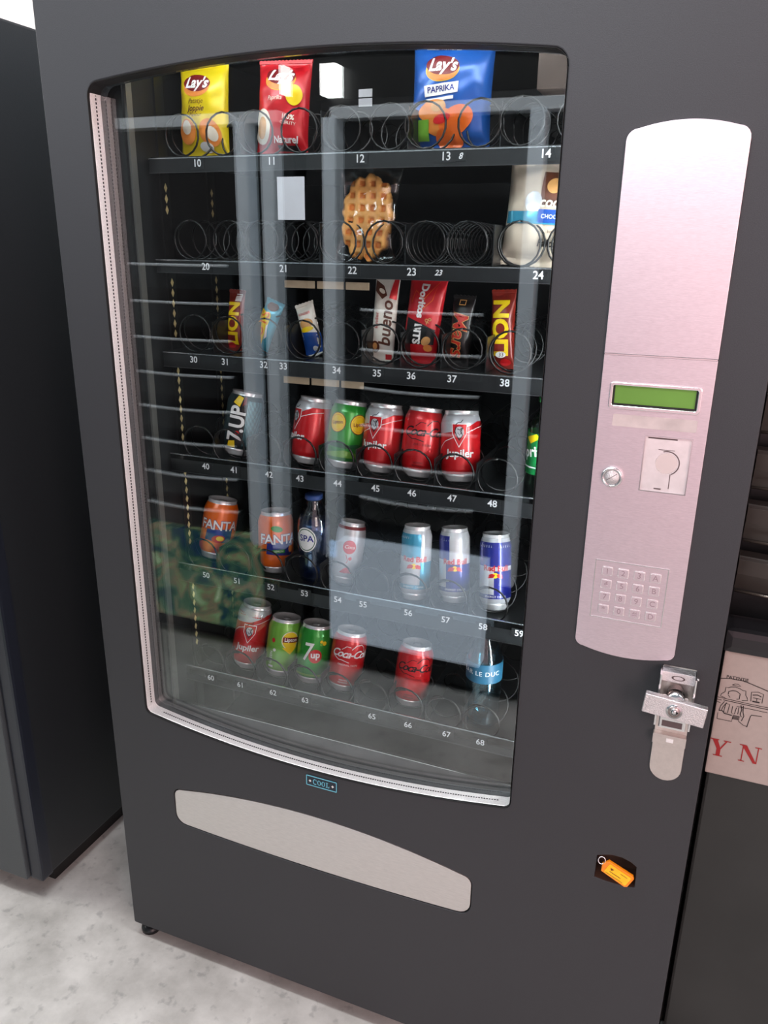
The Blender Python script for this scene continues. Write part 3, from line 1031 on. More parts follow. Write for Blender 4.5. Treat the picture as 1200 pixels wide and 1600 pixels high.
make_can('orange soda can in slot 50, leftmost can on its shelf', -0.7945, ROWS[5]['z'] + 0.003, 6, base=orange, rz=30, art=fanta())
make_can('orange soda can in slot 52 with a green leaf over white lettering', -0.664, ROWS[5]['z'], -2, base=orange, rz=40, art=fanta(True), back=6)
make_can('slim silver can in slot 54 with red disc and red drawing', -0.528, ROWS[5]['z'], 4, r=0.0255, h=0.108, base=silverp, rz=22,
         art=[(ell(0.0, 0.066, 0.0115, 0.0120), red), (text('Coca', 0.0085, 0.0, 0.066, shear=0.3), white), (ell(0.0035, 0.046, 0.0030, 0.0030), red), (stroke([(-0.004, 0.052), (0.0, 0.042), (-0.002, 0.038)], 0.0008), red),
              (poly([(-0.012, 0.020), (0.010, 0.020), (0.006, 0.026), (0.0, 0.031), (-0.006, 0.027)]), red), (poly(rect(-0.08, 0.08, 0.0960, 0.1010)), dred)])


def bull(top, bot, lowband=None, xt=0.0, xb=0.0):
    A = [(poly([(-0.079, 0.073), (xt, 0.073), (xt, 0.112), (-0.079, 0.112)]), top),
         (poly([(xb, 0.022), (0.079, 0.022), (0.079, 0.066), (xb, 0.066)]), bot),
         (text('Red Bull', 0.0125, 0.0, 0.0700, bold=0.0004), red),
         (ell(-0.001, 0.0590, 0.0045, 0.0045), yellow),
         (poly([(-0.013, 0.054), (-0.004, 0.0555), (-0.001, 0.060), (-0.006, 0.062), (-0.011, 0.060)]), red),
         (poly([(0.011, 0.054), (0.003, 0.0555), (0.001, 0.060), (0.005, 0.062), (0.010, 0.060)]), red),
         (poly(rect(-0.09, 0.09, 0.0205, 0.0275)), lowband or bot), (text('ENERGY DRINK', 0.0050, 0.0, 0.0240), white)]
    return A


make_can('slim light blue and silver energy drink can in slot 56', -0.393, ROWS[5]['z'], -2, r=0.0255, h=0.124, base=silverp, rz=14, back=9, Y=0.140, art=bull(sky, sky, sky, 0.010, 0.010))
make_can('slim blue and silver energy drink can in slot 57, standing left of its shaded twin', -0.327, ROWS[5]['z'], -5, r=0.0255, h=0.124, base=silverp, rz=20, back=9, art=bull(navy, navy, None, -0.010, -0.016))
make_can('slim dark blue energy drink can in slot 58, rightmost on its shelf', -0.258, ROWS[5]['z'], -5, r=0.0255, h=0.124, base=silverp, rz=16, back=9, art=bull(navy, navy, None, 0.060, -0.003))

make_can('red can in slot 61 with a white shoulder and bull shield, leftmost on its shelf', -0.738, ROWS[6]['z'], 8, h=0.126, base=red, rz=18, art=jupiler(0.126))
make_can('light green iced tea can in slot 62 with a yellow sun badge', -0.662, ROWS[6]['z'], 3, base=lgreen, rz=22,
         art=[(ell(0.014, 0.073, 0.0165, 0.0175), cream), (ell(0.014, 0.073, 0.0150, 0.0160), yellow), (poly([(0.0, 0.058), (0.029, 0.062), (0.016, 0.046)]), yellow),
              (poly(rect(0.000, 0.030, 0.0690, 0.0790)), dred), (text('Lipton', 0.0095, 0.015, 0.0740, bold=0.0002), white), (ell(-0.018, 0.070, 0.0035, 0.0045), red),
              (text('GREEN', 0.0080, -0.020, 0.036, rot=90), white), (ell(-0.014, 0.052, 0.003, 0.003), white), (poly(rect(-0.024, -0.014, 0.018, 0.022)), white)])
make_can('deep green can in slot 63 with a white 7 and a red disc', -0.598, ROWS[6]['z'], 3, base=greenp, rz=22,
         art=[(text('7', 0.048, -0.0125, 0.060, shear=0.15, bold=0.0006, sx=0.75), white), (ell(0.004, 0.055, 0.0125, 0.0130), red), (text('up', 0.0175, 0.004, 0.0575, bold=0.0005, rot=6), white),
              (ell(0.013, 0.083, 0.0030, 0.0030), yellow), (ell(0.019, 0.080, 0.0040, 0.0040), yellow), (ell(0.013, 0.078, 0.0028, 0.0028), lgreen), (poly(rect(-0.09, 0.09, 0.016, 0.020)), lgreen)])
make_can('red cola can in slot 64 with white script lettering, right of the deep green can', -0.532, ROWS[6]['z'], 5, base=red, rz=24, art=cola(white))
make_can('red cola can in slot 66 with black script lettering, rightmost can on the lowest shelf', -0.402, ROWS[6]['z'], 3, base=red, rz=18, art=cola(blackp, sub='ZERO SUGAR'))


# ---- bottles
def make_bottle(label, X, Y, Z, h, r, capm, tint, art, back=0, neck=0.013, water=None, cat='bottle'):
    b = thing('water_bottle', label, cat, (X, Y, Z + 0.0005), 'plastic bottles in the coils', (-D2R(back), 0, 0))
    if back:
        b.location.z += r * 0.8 * math.sin(D2R(abs(back)))
    pr = [(r * 0.60, 0), (r * 0.92, 0.004), (r, 0.014), (r * 0.97, 0.030), (r, 0.036), (r * 0.93, 0.048), (r, 0.058), (r, h * 0.62), (r * 0.96, h * 0.70), (r * 0.75, h * 0.80), (r * 0.48, h * 0.87), (neck, h * 0.915), (neck, h * 0.95)]
    m = MB()
    m.lathe(pr, clear('bottle_plastic_' + capm.name, tint, 0.12, 0.05), 32)
    m.build('bottle_body', b, local=True)
    if water:
        m = MB()
        m.lathe([(max(0.001, q[0] - 0.0015), max(0.002, q[1])) for q in pr[:9]], water, 28)
        m.build('water_fill', b, local=True)
    m = MB()
    m.lathe([(neck + 0.0015, h * 0.945), (neck + 0.0025, h * 0.95), (neck + 0.0025, h * 0.995), (neck, h)], capm, 20)
    m.build('bottle_cap', b, local=True)
    if art:
        m = MB()
        lay = 0.0006
        for vf, mm in art:
            m.decal(vf, mm, (lambda off: (lambda x, z: ((r + off) * math.sin(x / r), -(r + off) * math.cos(x / r), z)))(lay), (0.004, 0))
            lay += 0.0002
        m.build('bottle_label', b, local=True)
    return b


cap_b = mat('blue_cap', (52, 84, 150), 0.4)
make_bottle('clear water bottle with blue cap and round white label in slot 53', -0.583, 0.150, ROWS[5]['z'], 0.158, 0.0290, cap_b, (0.80, 0.86, 0.93),
            [(ell(-0.002, 0.083, 0.0190, 0.0220), white), (ell(-0.002, 0.083, 0.0170, 0.0198, 0, 28, 0.92), dgreen), (text('SPA', 0.0160, -0.001, 0.085, bold=0.0003), navy)], 0,
            water=clear('blue_water', (0.45, 0.60, 0.85), 0.22, 0.25, (0.45, 0.62, 0.95)))
make_bottle('clear water bottle with blue band in slot 68, bottom right of the machine', -0.268, 0.150, ROWS[6]['z'], 0.185, 0.0300, mat('teal_cap', (40, 90, 110), 0.4), (0.70, 0.84, 0.88),
            [(poly(rect(-0.080, 0.080, 0.090, 0.125)), mat('band_blue', (42, 100, 130), 0.4)), (text('BAR LE DUC', 0.0115, 0.000, 0.108, sp=1.1), white)], 0,
            water=clear('teal_water', (0.62, 0.78, 0.82), 0.16, 0.2, (0.6, 0.85, 0.95)))
make_bottle('green soda bottle half hidden by the right window edge, slot beside number 48', -0.196, 0.150, ROWS[4]['z'], 0.150, 0.0270, mat('green_cap', (20, 110, 50), 0.4), (0.45, 0.75, 0.55),
            [(poly(rect(-0.080, 0.080, 0.036, 0.098)), mat('sprite_green', (16, 120, 60), 0.4)), (poly([(-0.03, 0.090), (-0.010, 0.098), (-0.004, 0.092), (-0.02, 0.082)]), yellow),
             (text('Sprite', 0.022, -0.0160, 0.070, bold=0.0006, rot=10), white), (poly(rect(-0.08, 0.08, 0.046, 0.048)), white)], 0)


# ---- bags
def pillow(m, wd, ht, T, mm, nx=22, nz=30, wr=0.0012, seed=1, taper=0.0, crimp=0.010, cutx=None):
    rnd = random.Random(seed)
    ph = [rnd.uniform(0, 6.28) for _ in range(8)]

    def prof(x, z):
        u = min(1, abs(x) / (wd / 2))
        v = min(1, max(0, (abs(z - ht / 2) / (ht / 2 - crimp))))
        t = T * max(0, 1 - u ** 2.6) ** 0.6 * max(0, 1 - v ** 3.0) ** 0.7
        k = math.sin(z * 95 + ph[0] + 30 * x) * math.sin(x * 130 + ph[1]) + 0.6 * math.sin(z * 210 + ph[2] - 90 * x) + 0.5 * math.sin(x * 260 + ph[3] + 60 * z)
        return t / 2 + wr * k * (0.35 + 0.65 * (1 - u ** 4))

    def wx(x, z):     # outline narrows in the middle a little
        v = (z - ht / 2) / (ht / 2)
        return x * (1 - 0.05 * (1 - v * v)) + taper * v * 0.5

    def f(off):
        return lambda x, z: (wx(x, z), -(prof(x, z) + off), z)
    vs, fs = [], []
    for side in (-1, 1):
        for j in range(nz + 1):
            for i in range(nx + 1):
                x = -wd / 2 + wd * i / nx
                z = ht * j / nz
                t = prof(x, z) if side < 0 else max(0.0004, prof(x, z) * 0.9)
                if i in (0, nx):
                    t = 0.0003
                vs.append((wx(x, z), side * t if side > 0 else -t, z))
    o = (nx + 1) * (nz + 1)
    for s_ in (0, 1):
        for j in range(nz):
            for i in range(nx):
                a = s_ * o + j * (nx + 1) + i
                q = (a, a + 1, a + nx + 2, a + nx + 1)
                fs.append(q if s_ == 0 else q[::-1])
    for j in range(nz):
        for i in (0, nx):
            a = j * (nx + 1) + i
            fs.append((a, a + nx + 1, o + a + nx + 1, o + a))
    for i in range(nx):
        for j in (0, nz):
            a = j * (nx + 1) + i
            fs.append((a, a + 1, o + a + 1, o + a))
    m.add(vs, fs, mm, True)
    # crimped seams
    return f


def make_bag(name, label, cat, X, Y, Z, wd, ht, T, mm, art, lean=(0, 0), seed=1, wr=0.0010, group='snack packets in the coils', taper=0.0, crimp=0.010, rz=0, seam=None):
    b = thing(name, label, cat, (X, Y, Z + 0.0008), group, (-D2R(lean[0]), D2R(lean[1]), D2R(rz)))
    m = MB()
    f = pillow(m, wd, ht, T, mm, seed=seed, wr=wr, taper=taper, crimp=crimp)
    lay = 0.0004
    for vf, am in art:
        m.decal(vf, am, f(lay), (0.005, 0.005))
        lay += 0.00025
    m.build('wrapper', b, local=True)
    m = MB()
    n_t = int(wd / 0.003)
    for zc_, sg in ((0.0, 1), (ht, -1)):
        f0 = f(0.0)
        pts = []
        for i in range(n_t + 1):
            x = -wd / 2 + wd * i / n_t
            p0 = f0(x, zc_)
            pts.append((p0[0], zc_ - sg * (0.0012 if i % 2 else 0.0)))
        for i in range(n_t, -1, -1):
            x = -wd / 2 + wd * i / n_t
            p0 = f0(x, zc_ + sg * 0.004)
            pts.append((p0[0], zc_ + sg * 0.004))
        m.plate([pts if sg > 0 else pts[::-1]], -0.0016, 0.0016, seam or mm)
    m.build('crimped_seam', b, local=True)
    return b


foil_y = mat('yellow_foil', (232, 206, 20), 0.32, 0.1, 0.6, 40, 0.06)
foil_r = mat('red_foil', (200, 24, 36), 0.30, 0.1, 0.6, 40, 0.06)
foil_b = mat('blue_foil', (30, 92, 178), 0.28, 0.15, 0.6, 40, 0.08)


def lays(z, k=1.0, x=0.0):
    return [(ell(x, z - 0.004, 0.0270 * k, 0.0165 * k), yellow), (ell(x, z - 0.006, 0.0255 * k, 0.0135 * k), crisp), (ell(x, z + 0.001, 0.0265 * k, 0.0130 * k, -6), dred),
            (text("Lay's", 0.0230 * k, x, z + 0.0010, rot=-3, shear=0.25, bold=0.0007), white)]


make_bag('crisp_bag', 'yellow crisp bag in slot 10 with oval red logo', 'crisp bag', -0.764, 0.150, ROWS[1]['z'], 0.088, 0.138, 0.040, foil_y,
         lays(0.105, 0.95, -0.004) + [(text('Patatje', 0.0098, -0.004, 0.080, shear=0.3), brown), (text('Joppie', 0.0115, -0.004, 0.070, shear=0.3, bold=0.0002), brown), (text('Flavour', 0.0075, -0.004, 0.061, shear=0.2), brown),
          (ell(0.020, 0.036, 0.017, 0.020, 30), crisp), (ell(-0.022, 0.038, 0.017, 0.018), crisp), (ell(-0.022, 0.044, 0.009, 0.010), cream), (ell(0.024, 0.034, 0.009, 0.011, 30), cream), (ell(0.010, 0.016, 0.012, 0.007), white)], seed=3, lean=(4, 0))
make_bag('crisp_bag', 'red crisp bag in slot 11 with a pale crisp pictured low on its left', 'crisp bag', -0.628, 0.150, ROWS[1]['z'], 0.088, 0.132, 0.040, foil_r,
         lays(0.108, 0.95, 0.0) + [(text('Paprika', 0.0090, -0.006, 0.078, shear=0.2), cream), (ell(-0.028, 0.040, 0.016, 0.024, -10), cream), (ell(-0.028, 0.038, 0.009, 0.015, -10), tan), (ell(0.026, 0.082, 0.012, 0.014), yellow),
          (text('100%', 0.0095, 0.018, 0.052, bold=0.0003, rot=-6), cream), (text('QUALITY', 0.0060, 0.018, 0.044, rot=-6), cream), (text('Naturel', 0.0130, 0.012, 0.022, bold=0.0003, shear=0.2), white), (poly(rect(-0.002, 0.030, 0.008, 0.015)), blackp)], seed=5, lean=(5, 2))
make_bag('crisp_bag', 'large blue crisp bag in slot 13 picturing orange crisps', 'crisp bag', -0.366, 0.155, ROWS[1]['z'], 0.118, 0.148, 0.044, foil_b,
         [(([(v[0], v[1] - 0.022, 0) for v in vf_[0]], vf_[1]), m_) for vf_, m_ in lays(0.128, 0.95, -0.010) + [(poly([(-0.034, 0.090), (0.016, 0.094), (0.016, 0.108), (-0.036, 0.104)]), white), (text('PAPRIKA', 0.0105, -0.010, 0.0990, rot=4, bold=0.0002), navy), (poly([(-0.030, 0.083), (0.010, 0.086), (0.010, 0.090), (-0.032, 0.087)]), white),
          (ell(-0.022, 0.074, 0.022, 0.012, 12), crisp), (ell(-0.008, 0.058, 0.030, 0.018, -10), crisp), (ell(0.014, 0.060, 0.026, 0.017, 25), orange), (ell(0.004, 0.038, 0.020, 0.015, 0), orange), (ell(-0.012, 0.078, 0.011, 0.007, 15), tan),
          (ell(-0.006, 0.062, 0.013, 0.006, 15), red), (poly(rect(-0.043, -0.026, 0.036, 0.062)), lgreen), (ell(-0.034, 0.022, 0.017, 0.008, 8), cream), (text('100%', 0.008, -0.034, 0.022), dred)]], seed=8, lean=(5, 0))
beige = mat('beige_wrapper', (206, 190, 170), 0.42, 0, 0.5, 50, 0.06)
make_bag('biscuit_bag', 'beige biscuit bag in slot 24 with blue band, partly behind the right edge', 'biscuit bag', -0.228, 0.150, ROWS[2]['z'], 0.110, 0.140, 0.040, beige,
         [(poly(rect(-0.005, 0.052, 0.078, 0.122)), brown), (ell(0.012, 0.104, 0.010, 0.010), tan), (ell(0.030, 0.110, 0.011, 0.010), tan), (ell(0.034, 0.092, 0.010, 0.008), tan), (ell(-0.014, 0.082, 0.012, 0.014), silverp),
          (text('cookies', 0.0190, 0.024, 0.0820, bold=0.0005, shear=0.15), cream), (poly(rect(-0.052, 0.052, 0.054, 0.070)), sky), (poly(rect(-0.005, 0.052, 0.056, 0.073)), bluep), (text('CHOCOLATE', 0.0075, 0.022, 0.064), white),
          (text('Falcone', 0.0135, 0.018, 0.030, bold=0.0003, shear=0.25), blackp), (text('biscotti', 0.0060, 0.020, 0.045), brown)], seed=11, lean=(5, 3))


# ---- chocolate bars
foil_lion = mat('brown_red_foil', (126, 34, 22), 0.3, 0.1, 0.6, 60, 0.2)


def bar(label, X, ht, wd, T, mm, art, lean, seed, Y=0.150, name='chocolate_bar', cat='chocolate bar', rz=0):
    return make_bag(name, label, cat, X, Y, ROWS[3]['z'], wd, ht, T, mm, art, lean, seed, wr=0.0007, group='bars and small packets on shelf 30', crimp=0.008, rz=rz)


bar('brown and red chocolate bar in slot 31 with yellow upright letters', -0.728, 0.098, 0.030, 0.016, foil_lion,
    [(text('LION', 0.030, -0.001, 0.044, rot=90, bold=0.0012), yellow), (poly(rect(0.000, 0.011, 0.080, 0.092)), white), (ell(-0.004, 0.008, 0.007, 0.005), red)], (8, 2), 21)
bar('yellow and turquoise chocolate bar in slot 32, leaning right', -0.682, 0.088, 0.033, 0.018, mat('turquoise_foil', (40, 150, 175), 0.28, 0.2, 0.6, 50, 0.1),
    [(poly([(-0.018, 0.002), (0.004, 0.002), (0.004, 0.064), (-0.018, 0.070)]), yellow), (text('NUTS', 0.0240, -0.005, 0.038, rot=90, bold=0.0008), yellow), (text('NUTS', 0.0235, -0.006, 0.038, rot=90, bold=0.0001), orange), (poly([(0.004, 0.050), (0.009, 0.030), (0.006, 0.024), (0.002, 0.046)]), white), (ell(0.0, 0.078, 0.011, 0.007), brown)],
    (8, 20), 22)
bar('white and blue chocolate packet in slot 33, leaning left on one corner', -0.574, 0.085, 0.033, 0.020, mat('white_foil', (232, 228, 216), 0.35, 0, 0.5, 50, 0.04),
    [(poly([(-0.018, 0.002), (0.018, 0.002), (0.018, 0.034), (-0.018, 0.042)]), bluep), (ell(0.0, 0.052, 0.012, 0.008), tan), (ell(-0.001, 0.043, 0.012, 0.004), yellow), (text('KINDER', 0.0062, 0.0, 0.068, rot=0), red), (ell(0.005, 0.010, 0.005, 0.005), white)],
    (6, -18), 23)
bar('tall white chocolate bar packet in slot 35 with brown lettering running up', -0.462, 0.128, 0.040, 0.018, mat('white_foil', (0, 0, 0)),
    [(text('bueno', 0.0270, 0.006, 0.056, rot=90, bold=0.0006, shear=0.15), brown), (poly([(-0.018, 0.120), (-0.004, 0.112), (0.004, 0.098), (-0.004, 0.092), (-0.018, 0.104)]), brown), (ell(-0.006, 0.104, 0.006, 0.003, -30), cream), (poly([(0.012, 0.128), (0.019, 0.122), (0.019, 0.092), (0.008, 0.094)]), red), (text('kinder', 0.0095, -0.010, 0.060, rot=90), red),
     (ell(-0.010, 0.020, 0.008, 0.009), brown), (ell(-0.010, 0.021, 0.004, 0.005), tan), (poly(rect(0.008, 0.018, 0.002, 0.010)), red)], (7, 2), 24)
bar('red and black tortilla snack packet in slot 36, leaning right beside the white bar', -0.402, 0.127, 0.058, 0.026, foil_r,
    [(poly([(-0.024, 0.026), (0.024, 0.030), (0.024, 0.052), (-0.024, 0.066)]), blackp), (text('Doritos', 0.0160, -0.003, 0.092, rot=-90, bold=0.0007), white), (stroke([(-0.020, 0.088), (-0.016, 0.106), (0.000, 0.094), (0.018, 0.122), (0.013, 0.094), (0.000, 0.080)], 0.0012), orange),
     (text('BITS', 0.0160, -0.004, 0.043, rot=-90, bold=0.0007), white), (ell(0.012, 0.034, 0.008, 0.006, 40), tan), (ell(0.016, 0.024, 0.007, 0.005), crisp), (text('&', 0.0150, 0.012, 0.064, rot=-60), tan)], (7, 5), 25, name='snack_packet', cat='snack packet')
bar('black chocolate bar in slot 37 with red script letters', -0.338, 0.102, 0.034, 0.018, mat('black_foil', (18, 14, 14), 0.3, 0.1, 0.6, 60, 0.1),
    [(text('Mars', 0.0330, -0.002, 0.046, rot=-90, bold=0.0011, shear=0.2), tan), (text('Mars', 0.0330, -0.002, 0.046, rot=-90, bold=0.0002, shear=0.2), mat('mars_red', (196, 40, 24), 0.4)), (poly(rect(-0.006, 0.004, 0.088, 0.096)), tan), (poly(rect(-0.005, 0.003, 0.089, 0.095)), blackp)], (7, 2), 26)
bar('red and yellow chocolate bar in slot 38, rightmost on its shelf', -0.270, 0.112, 0.036, 0.018, foil_lion,
    [(text('LION', 0.0330, -0.001, 0.058, rot=90, bold=0.0014, sx=1.05), yellow), (ell(-0.001, 0.020, 0.008, 0.0045), white), (text('33', 0.008, 0.0, 0.020), blackp), (ell(0.006, 0.009, 0.008, 0.005), red)], (6, -3), 27)

# ---- waffle in clear film
wf = thing('wrapped_waffle', 'golden oval waffle in clear film standing in slot 22', 'waffle', (-0.487, 0.142, ROWS[2]['z'] + 0.001), None, (-D2R(5), D2R(2), 0))
wm_ = mat('waffle_crust', (240, 176, 98), 0.55, 0, 0.4, 55, 0.22, 0.5)
wmd = mat('waffle_well', (208, 126, 52), 0.6, 0, 0.4, 55, 0.25, 0.5)
m = MB()
NX, NZ = 60, 84
wa, wc = 0.0400, 0.0600


def wh(x, z):
    e_ = (abs(x) / wa) ** 2.3 + (abs((z - 0.063)) / wc) ** 2.3
    ang = math.atan2((z - 0.063) / wc, x / wa)
    lim = 1 + 0.09 * math.sin(ang * 9 + 1) + 0.06 * math.sin(ang * 17)
    if e_ > lim:
        return None
    gx = (x / 0.0165 + 0.1 * math.sin(z * 60)) % 1.0
    gz = (z / 0.0170) % 1.0
    wx_ = min(gx, 1 - gx) * 2
    wz_ = min(gz, 1 - gz) * 2
    well = min(1, max(0, (wx_ - 0.35) / 0.3)) * min(1, max(0, (wz_ - 0.35) / 0.3))
    edge = min(1, (lim - e_) * 4) ** 0.5
    return 0.003 + edge * (0.0080 - 0.0052 * well), well


vs, fs, idx = [], [], {}
mats_ = []
for j in range(NZ + 1):
    for i in range(NX + 1):
        x = -wa * 1.08 + 2.16 * wa * i / NX
        z = 0.063 - wc * 1.05 + 2.1 * wc * j / NZ
        q = wh(x, z)
        if q:
            idx[(i, j)] = len(vs)
            vs.append((x, -q[0], z))
            vs.append((x, 0.004, z))
            mats_.append(q[1])
f1, f2, fb_ = [], [], []
for j in range(NZ):
    for i in range(NX):
        ks = [(i, j), (i + 1, j), (i + 1, j + 1), (i, j + 1)]
        if all(k in idx for k in ks):
            a = [idx[k] for k in ks]
            wv = sum(mats_[q // 2] for q in a) / 4
            (f2 if wv > 0.55 else f1).append(tuple(a))
            fb_.append(tuple(q + 1 for q in a)[::-1])
            for e0, e1, nb in ((0, 1, (i, j - 1)), (1, 2, (i + 1, j)), (2, 3, (i, j + 1)), (3, 0, (i - 1, j))):
                nk = [(nb[0], nb[1]), (nb[0] + 1, nb[1]), (nb[0] + 1, nb[1] + 1), (nb[0], nb[1] + 1)]
                if not all(k in idx for k in nk):
                    fb_.append((a[e0], a[e0] + 1, a[e1] + 1, a[e1]))
i1, i2 = m.mi(wm_), m.mi(wmd)
bv = [m.bm.verts.new(v) for v in vs]
for lst, mi_ in ((f1, i1), (f2, i2), (fb_, i1)):
    for q in lst:
        try:
            fc = m.bm.faces.new([bv[k] for k in q]); fc.material_index = mi_; fc.smooth = True
        except ValueError:
            pass
m.build('waffle', wf, local=True)
m = MB()
film = clear('clear_film', (0.95, 0.95, 0.95), 0.05, 0.08)
pillow(m, 0.100, 0.140, 0.034, film, seed=40, wr=0.0022, crimp=0.012)
m.build('clear_wrapper', wf, local=True)

# ---- paper note hanging under the top shelf
m = MB()
m.box(-0.600, -0.556, 0.0815, 0.0822, 0.036, 0.094, mat('note_paper', (205, 208, 214), 0.7, 0, 0.3, 30, 0.03))
nt_ = m.build('paper_note')
nt_['label'] = 'small blank white paper note hanging below number 11'
nt_['category'] = 'note'

# ------------------------------------------------------------------ key tag in the coin return
kt = thing('key_tag', 'orange plastic key tag lying in the coin return cup', 'key tag', (-0.0150, 0.0015, -0.8730), None, (0, D2R(25), 0))
tagm = mat('tag_orange_glow', (246, 140, 20), 0.3, 0, 0.6, 30, 0.08, emis=0.10)  # faint glow added to the orange plastic
m = MB()
m.plate([[(-0.024, 0.0), (-0.019, 0.0115), (0.020, 0.0125), (0.0235, 0.009), (0.0235, -0.009), (0.020, -0.0125), (-0.019, -0.0115)][::-1]], -0.0055, 0.0, tagm, 0.0012)
m.build('tag_shell', kt, local=True)
m = MB()
m.plate([rrect(-0.0160, 0.0195, -0.0088, 0.0088, 0.0012)], -0.0064, -0.0054, mat('tag_yellow_glow', (252, 196, 16), 0.25, 0, 0.6, 60, 0.12, emis=0.12))  # insert given a faint added glow as well
ink = mat('tag_ink', (120, 50, 10), 0.6)
m.decal(poly([(-0.012, 0.0045), (-0.006, 0.0045), (-0.009, 0.0005)]), ink, front(-0.0067), (0, 0))
m.decal(stroke([(-0.010, -0.0020), (0.008, -0.0020)], 0.0010), ink, front(-0.0067), (0, 0))
m.decal(stroke([(0.004, 0.0050), (0.015, 0.0050)], 0.0008), ink, front(-0.0067), (0, 0))
m.decal(stroke([(-0.014, -0.0070), (0.014, -0.0070)], 0.0007), ink, front(-0.0067), (0, 0))
m.build('tag_insert', kt, local=True)
m = MB()
m.tube([(-0.027 + 0.0050 * math.cos(a), -0.003 + 0.002 * math.sin(a), 0.004 + 0.0050 * math.sin(a)) for a in [2 * PI * i / 20 for i in range(20)]], 0.0009, chrome, 6, True)
m.build('key_ring', kt, local=True)


# ------------------------------------------------------------------ neighbouring machines
lm = thing('vending_machine', 'plain black machine at the left edge, its dark side facing the grey snack machine', 'vending machine', (-1.55, 0.45, -H))
m = MB()
m.box(-2.00, -1.182, 0.025, 0.95, -H + 0.045, 0.362, paint_dk, 0.004)
m.build('cabinet', lm)
m = MB()
m.box(-2.00, -1.215, -0.010, 0.022, -H + 0.045, 0.357, mat('left_front_paint', (0.07, 0.08, 0.085), 0.4, 0, 0.5, 400, 0.1, 0.05), 0.003)
m.build('front_panel', lm)
m = MB()
m.box(-1.213, -1.178, -0.002, 0.030, -H + 0.045, 0.360, mat('dark_blue_trim', (0.018, 0.022, 0.032), 0.3), 0.006)
m.build('corner_trim', lm)
m = MB()
m.box(-1.97, -1.20, 0.05, 0.92, -H, -H + 0.043, rubber)
m.build('plinth', lm)


def slat_machine(th, xc, yf, wd, zt_, zb_, pitch, slat_h, dirn, bodym, slatm, edgem, zbody_top, depth=0.7, curve=0.045, gap_back=None):
    """machine with a bowed louvred front. dirn=-1 faces -Y, +1 faces +Y"""
    m = MB()
    ya, yb = (yf + 0.05, yf + depth) if dirn < 0 else (yf - depth, yf - 0.05)
    m.box(xc - wd / 2, xc + wd / 2, ya, yb, -H + 0.05, zbody_top, bodym, 0.004)
    m.build('cabinet', th)
    z = zt_
    N = 20
    while z > zb_:
        m = MB()
        vs, fs = [], []
        prof = [(0.006, 0.0), (0.0, -0.004), (0.002, -slat_h * 0.5), (0.012, -slat_h), (0.030, -slat_h), (0.030, 0.0)]
        for i in range(N + 1):
            t = i / N
            x = xc - wd / 2 + wd * t
            bow = curve * (1 - (2 * t - 1) ** 2)
            for (dy, dz) in prof:
                vs.append((x, yf + dirn * bow - dirn * dy, z + dz - 0.0 * bow))
        K = len(prof)
        for i in range(N):
            for k in range(K):
                k2 = (k + 1) % K
                fs.append((i * K + k, i * K + k2, (i + 1) * K + k2, (i + 1) * K + k))
        fs.append(tuple(range(K)))
        fs.append(tuple(N * K + k for k in range(K))[::-1])
        m.add(vs, fs, slatm)
        pts = []
        for i in range(N + 1):
            t = i / N
            pts.append((xc - wd / 2 + wd * t, yf + dirn * curve * (1 - (2 * t - 1) ** 2) + dirn * 0.001, z - slat_h * 0.97 if dirn < 0 else z))
        m.tube(pts, 0.0022 if dirn < 0 else 0.0050, edgem, 6)
        m.build('louvre', th)
        z -= pitch


rm = thing('coffee_machine', 'dark machine at the right edge with bowed louvres and a line drawing sign', 'vending machine', (0.47, 0.45, -H))
slat_d = mat('slat_brown', (0.055, 0.048, 0.042), 0.3, 0.1, 0.5, 30, 0.15)
slat_machine(rm, 0.480, 0.095, 0.79, 0.42, -0.44, 0.0735, 0.050, -1, black, slat_d, mat('slat_edge', (0.22, 0.19, 0.16), 0.25, 0.8), 0.465, 0.75, 0.035)
m = MB()
m.box(0.080, 0.87, 0.052, 0.11, -0.512, -0.478, mat('soft_black', (0.014, 0.014, 0.016), 0.35), 0.010)
m.build('bumper_strip', rm)
m = MB()
sgm = mat('sign_paper', (176, 164, 156), 0.6, 0, 0.4, 120, 0.03)
sx0, sx1, sz0, sz1 = 0.0842, 0.60, -0.710, -0.514
SY = 0.062
m.box(sx0, sx1, SY, SY + 0.012, sz0, sz1, sgm, 0.002)
inkb = mat('drawing_ink', (40, 34, 34), 0.6)
inkr = mat('sign_red', (158, 28, 30), 0.5)
SF = front(SY - 0.0004)


def LN(pts, wd=0.0009, mm=inkb):
    m.decal(stroke([(sx0 + a * 0.01, sz1 - b_ * 0.01) for a, b_ in pts], wd), mm, SF, (0, 0))


# building drawing (units of a centimetre from the top left corner of the sign)
LN([(-0.0, 4.3), (1.2, 4.05), (3.0, 4.05), (6.5, 5.0), (10, 5.4)], 0.0013)
m.decal(text('PATYNTJE', 0.0062, sx0 + 0.021, sz1 - 0.0385, bold=0.0001), inkb, SF, (0, 0))
LN([(1.6, 4.95), (1.9, 4.75), (2.3, 4.7), (2.7, 4.9), (2.2, 5.0), (1.6, 4.95)], 0.0008)
LN([(0.45, 6.6), (0.35, 7.0), (1.0, 7.1)]); LN([(0.45, 6.6), (0.85, 6.2), (0.85, 5.5), (1.2, 5.5), (1.5, 5.3), (2.0, 5.2), (2.6, 5.3), (3.0, 5.5), (3.4, 5.5), (3.45, 6.1), (3.7, 6.5), (3.8, 6.9), (3.1, 7.05)])
LN([(1.3, 6.5), (1.3, 6.05), (1.8, 5.8), (2.3, 5.8), (2.75, 6.1), (2.75, 6.9), (2.4, 7.0)], 0.0011)
LN([(1.3, 6.6), (1.6, 6.95)], 0.0008)
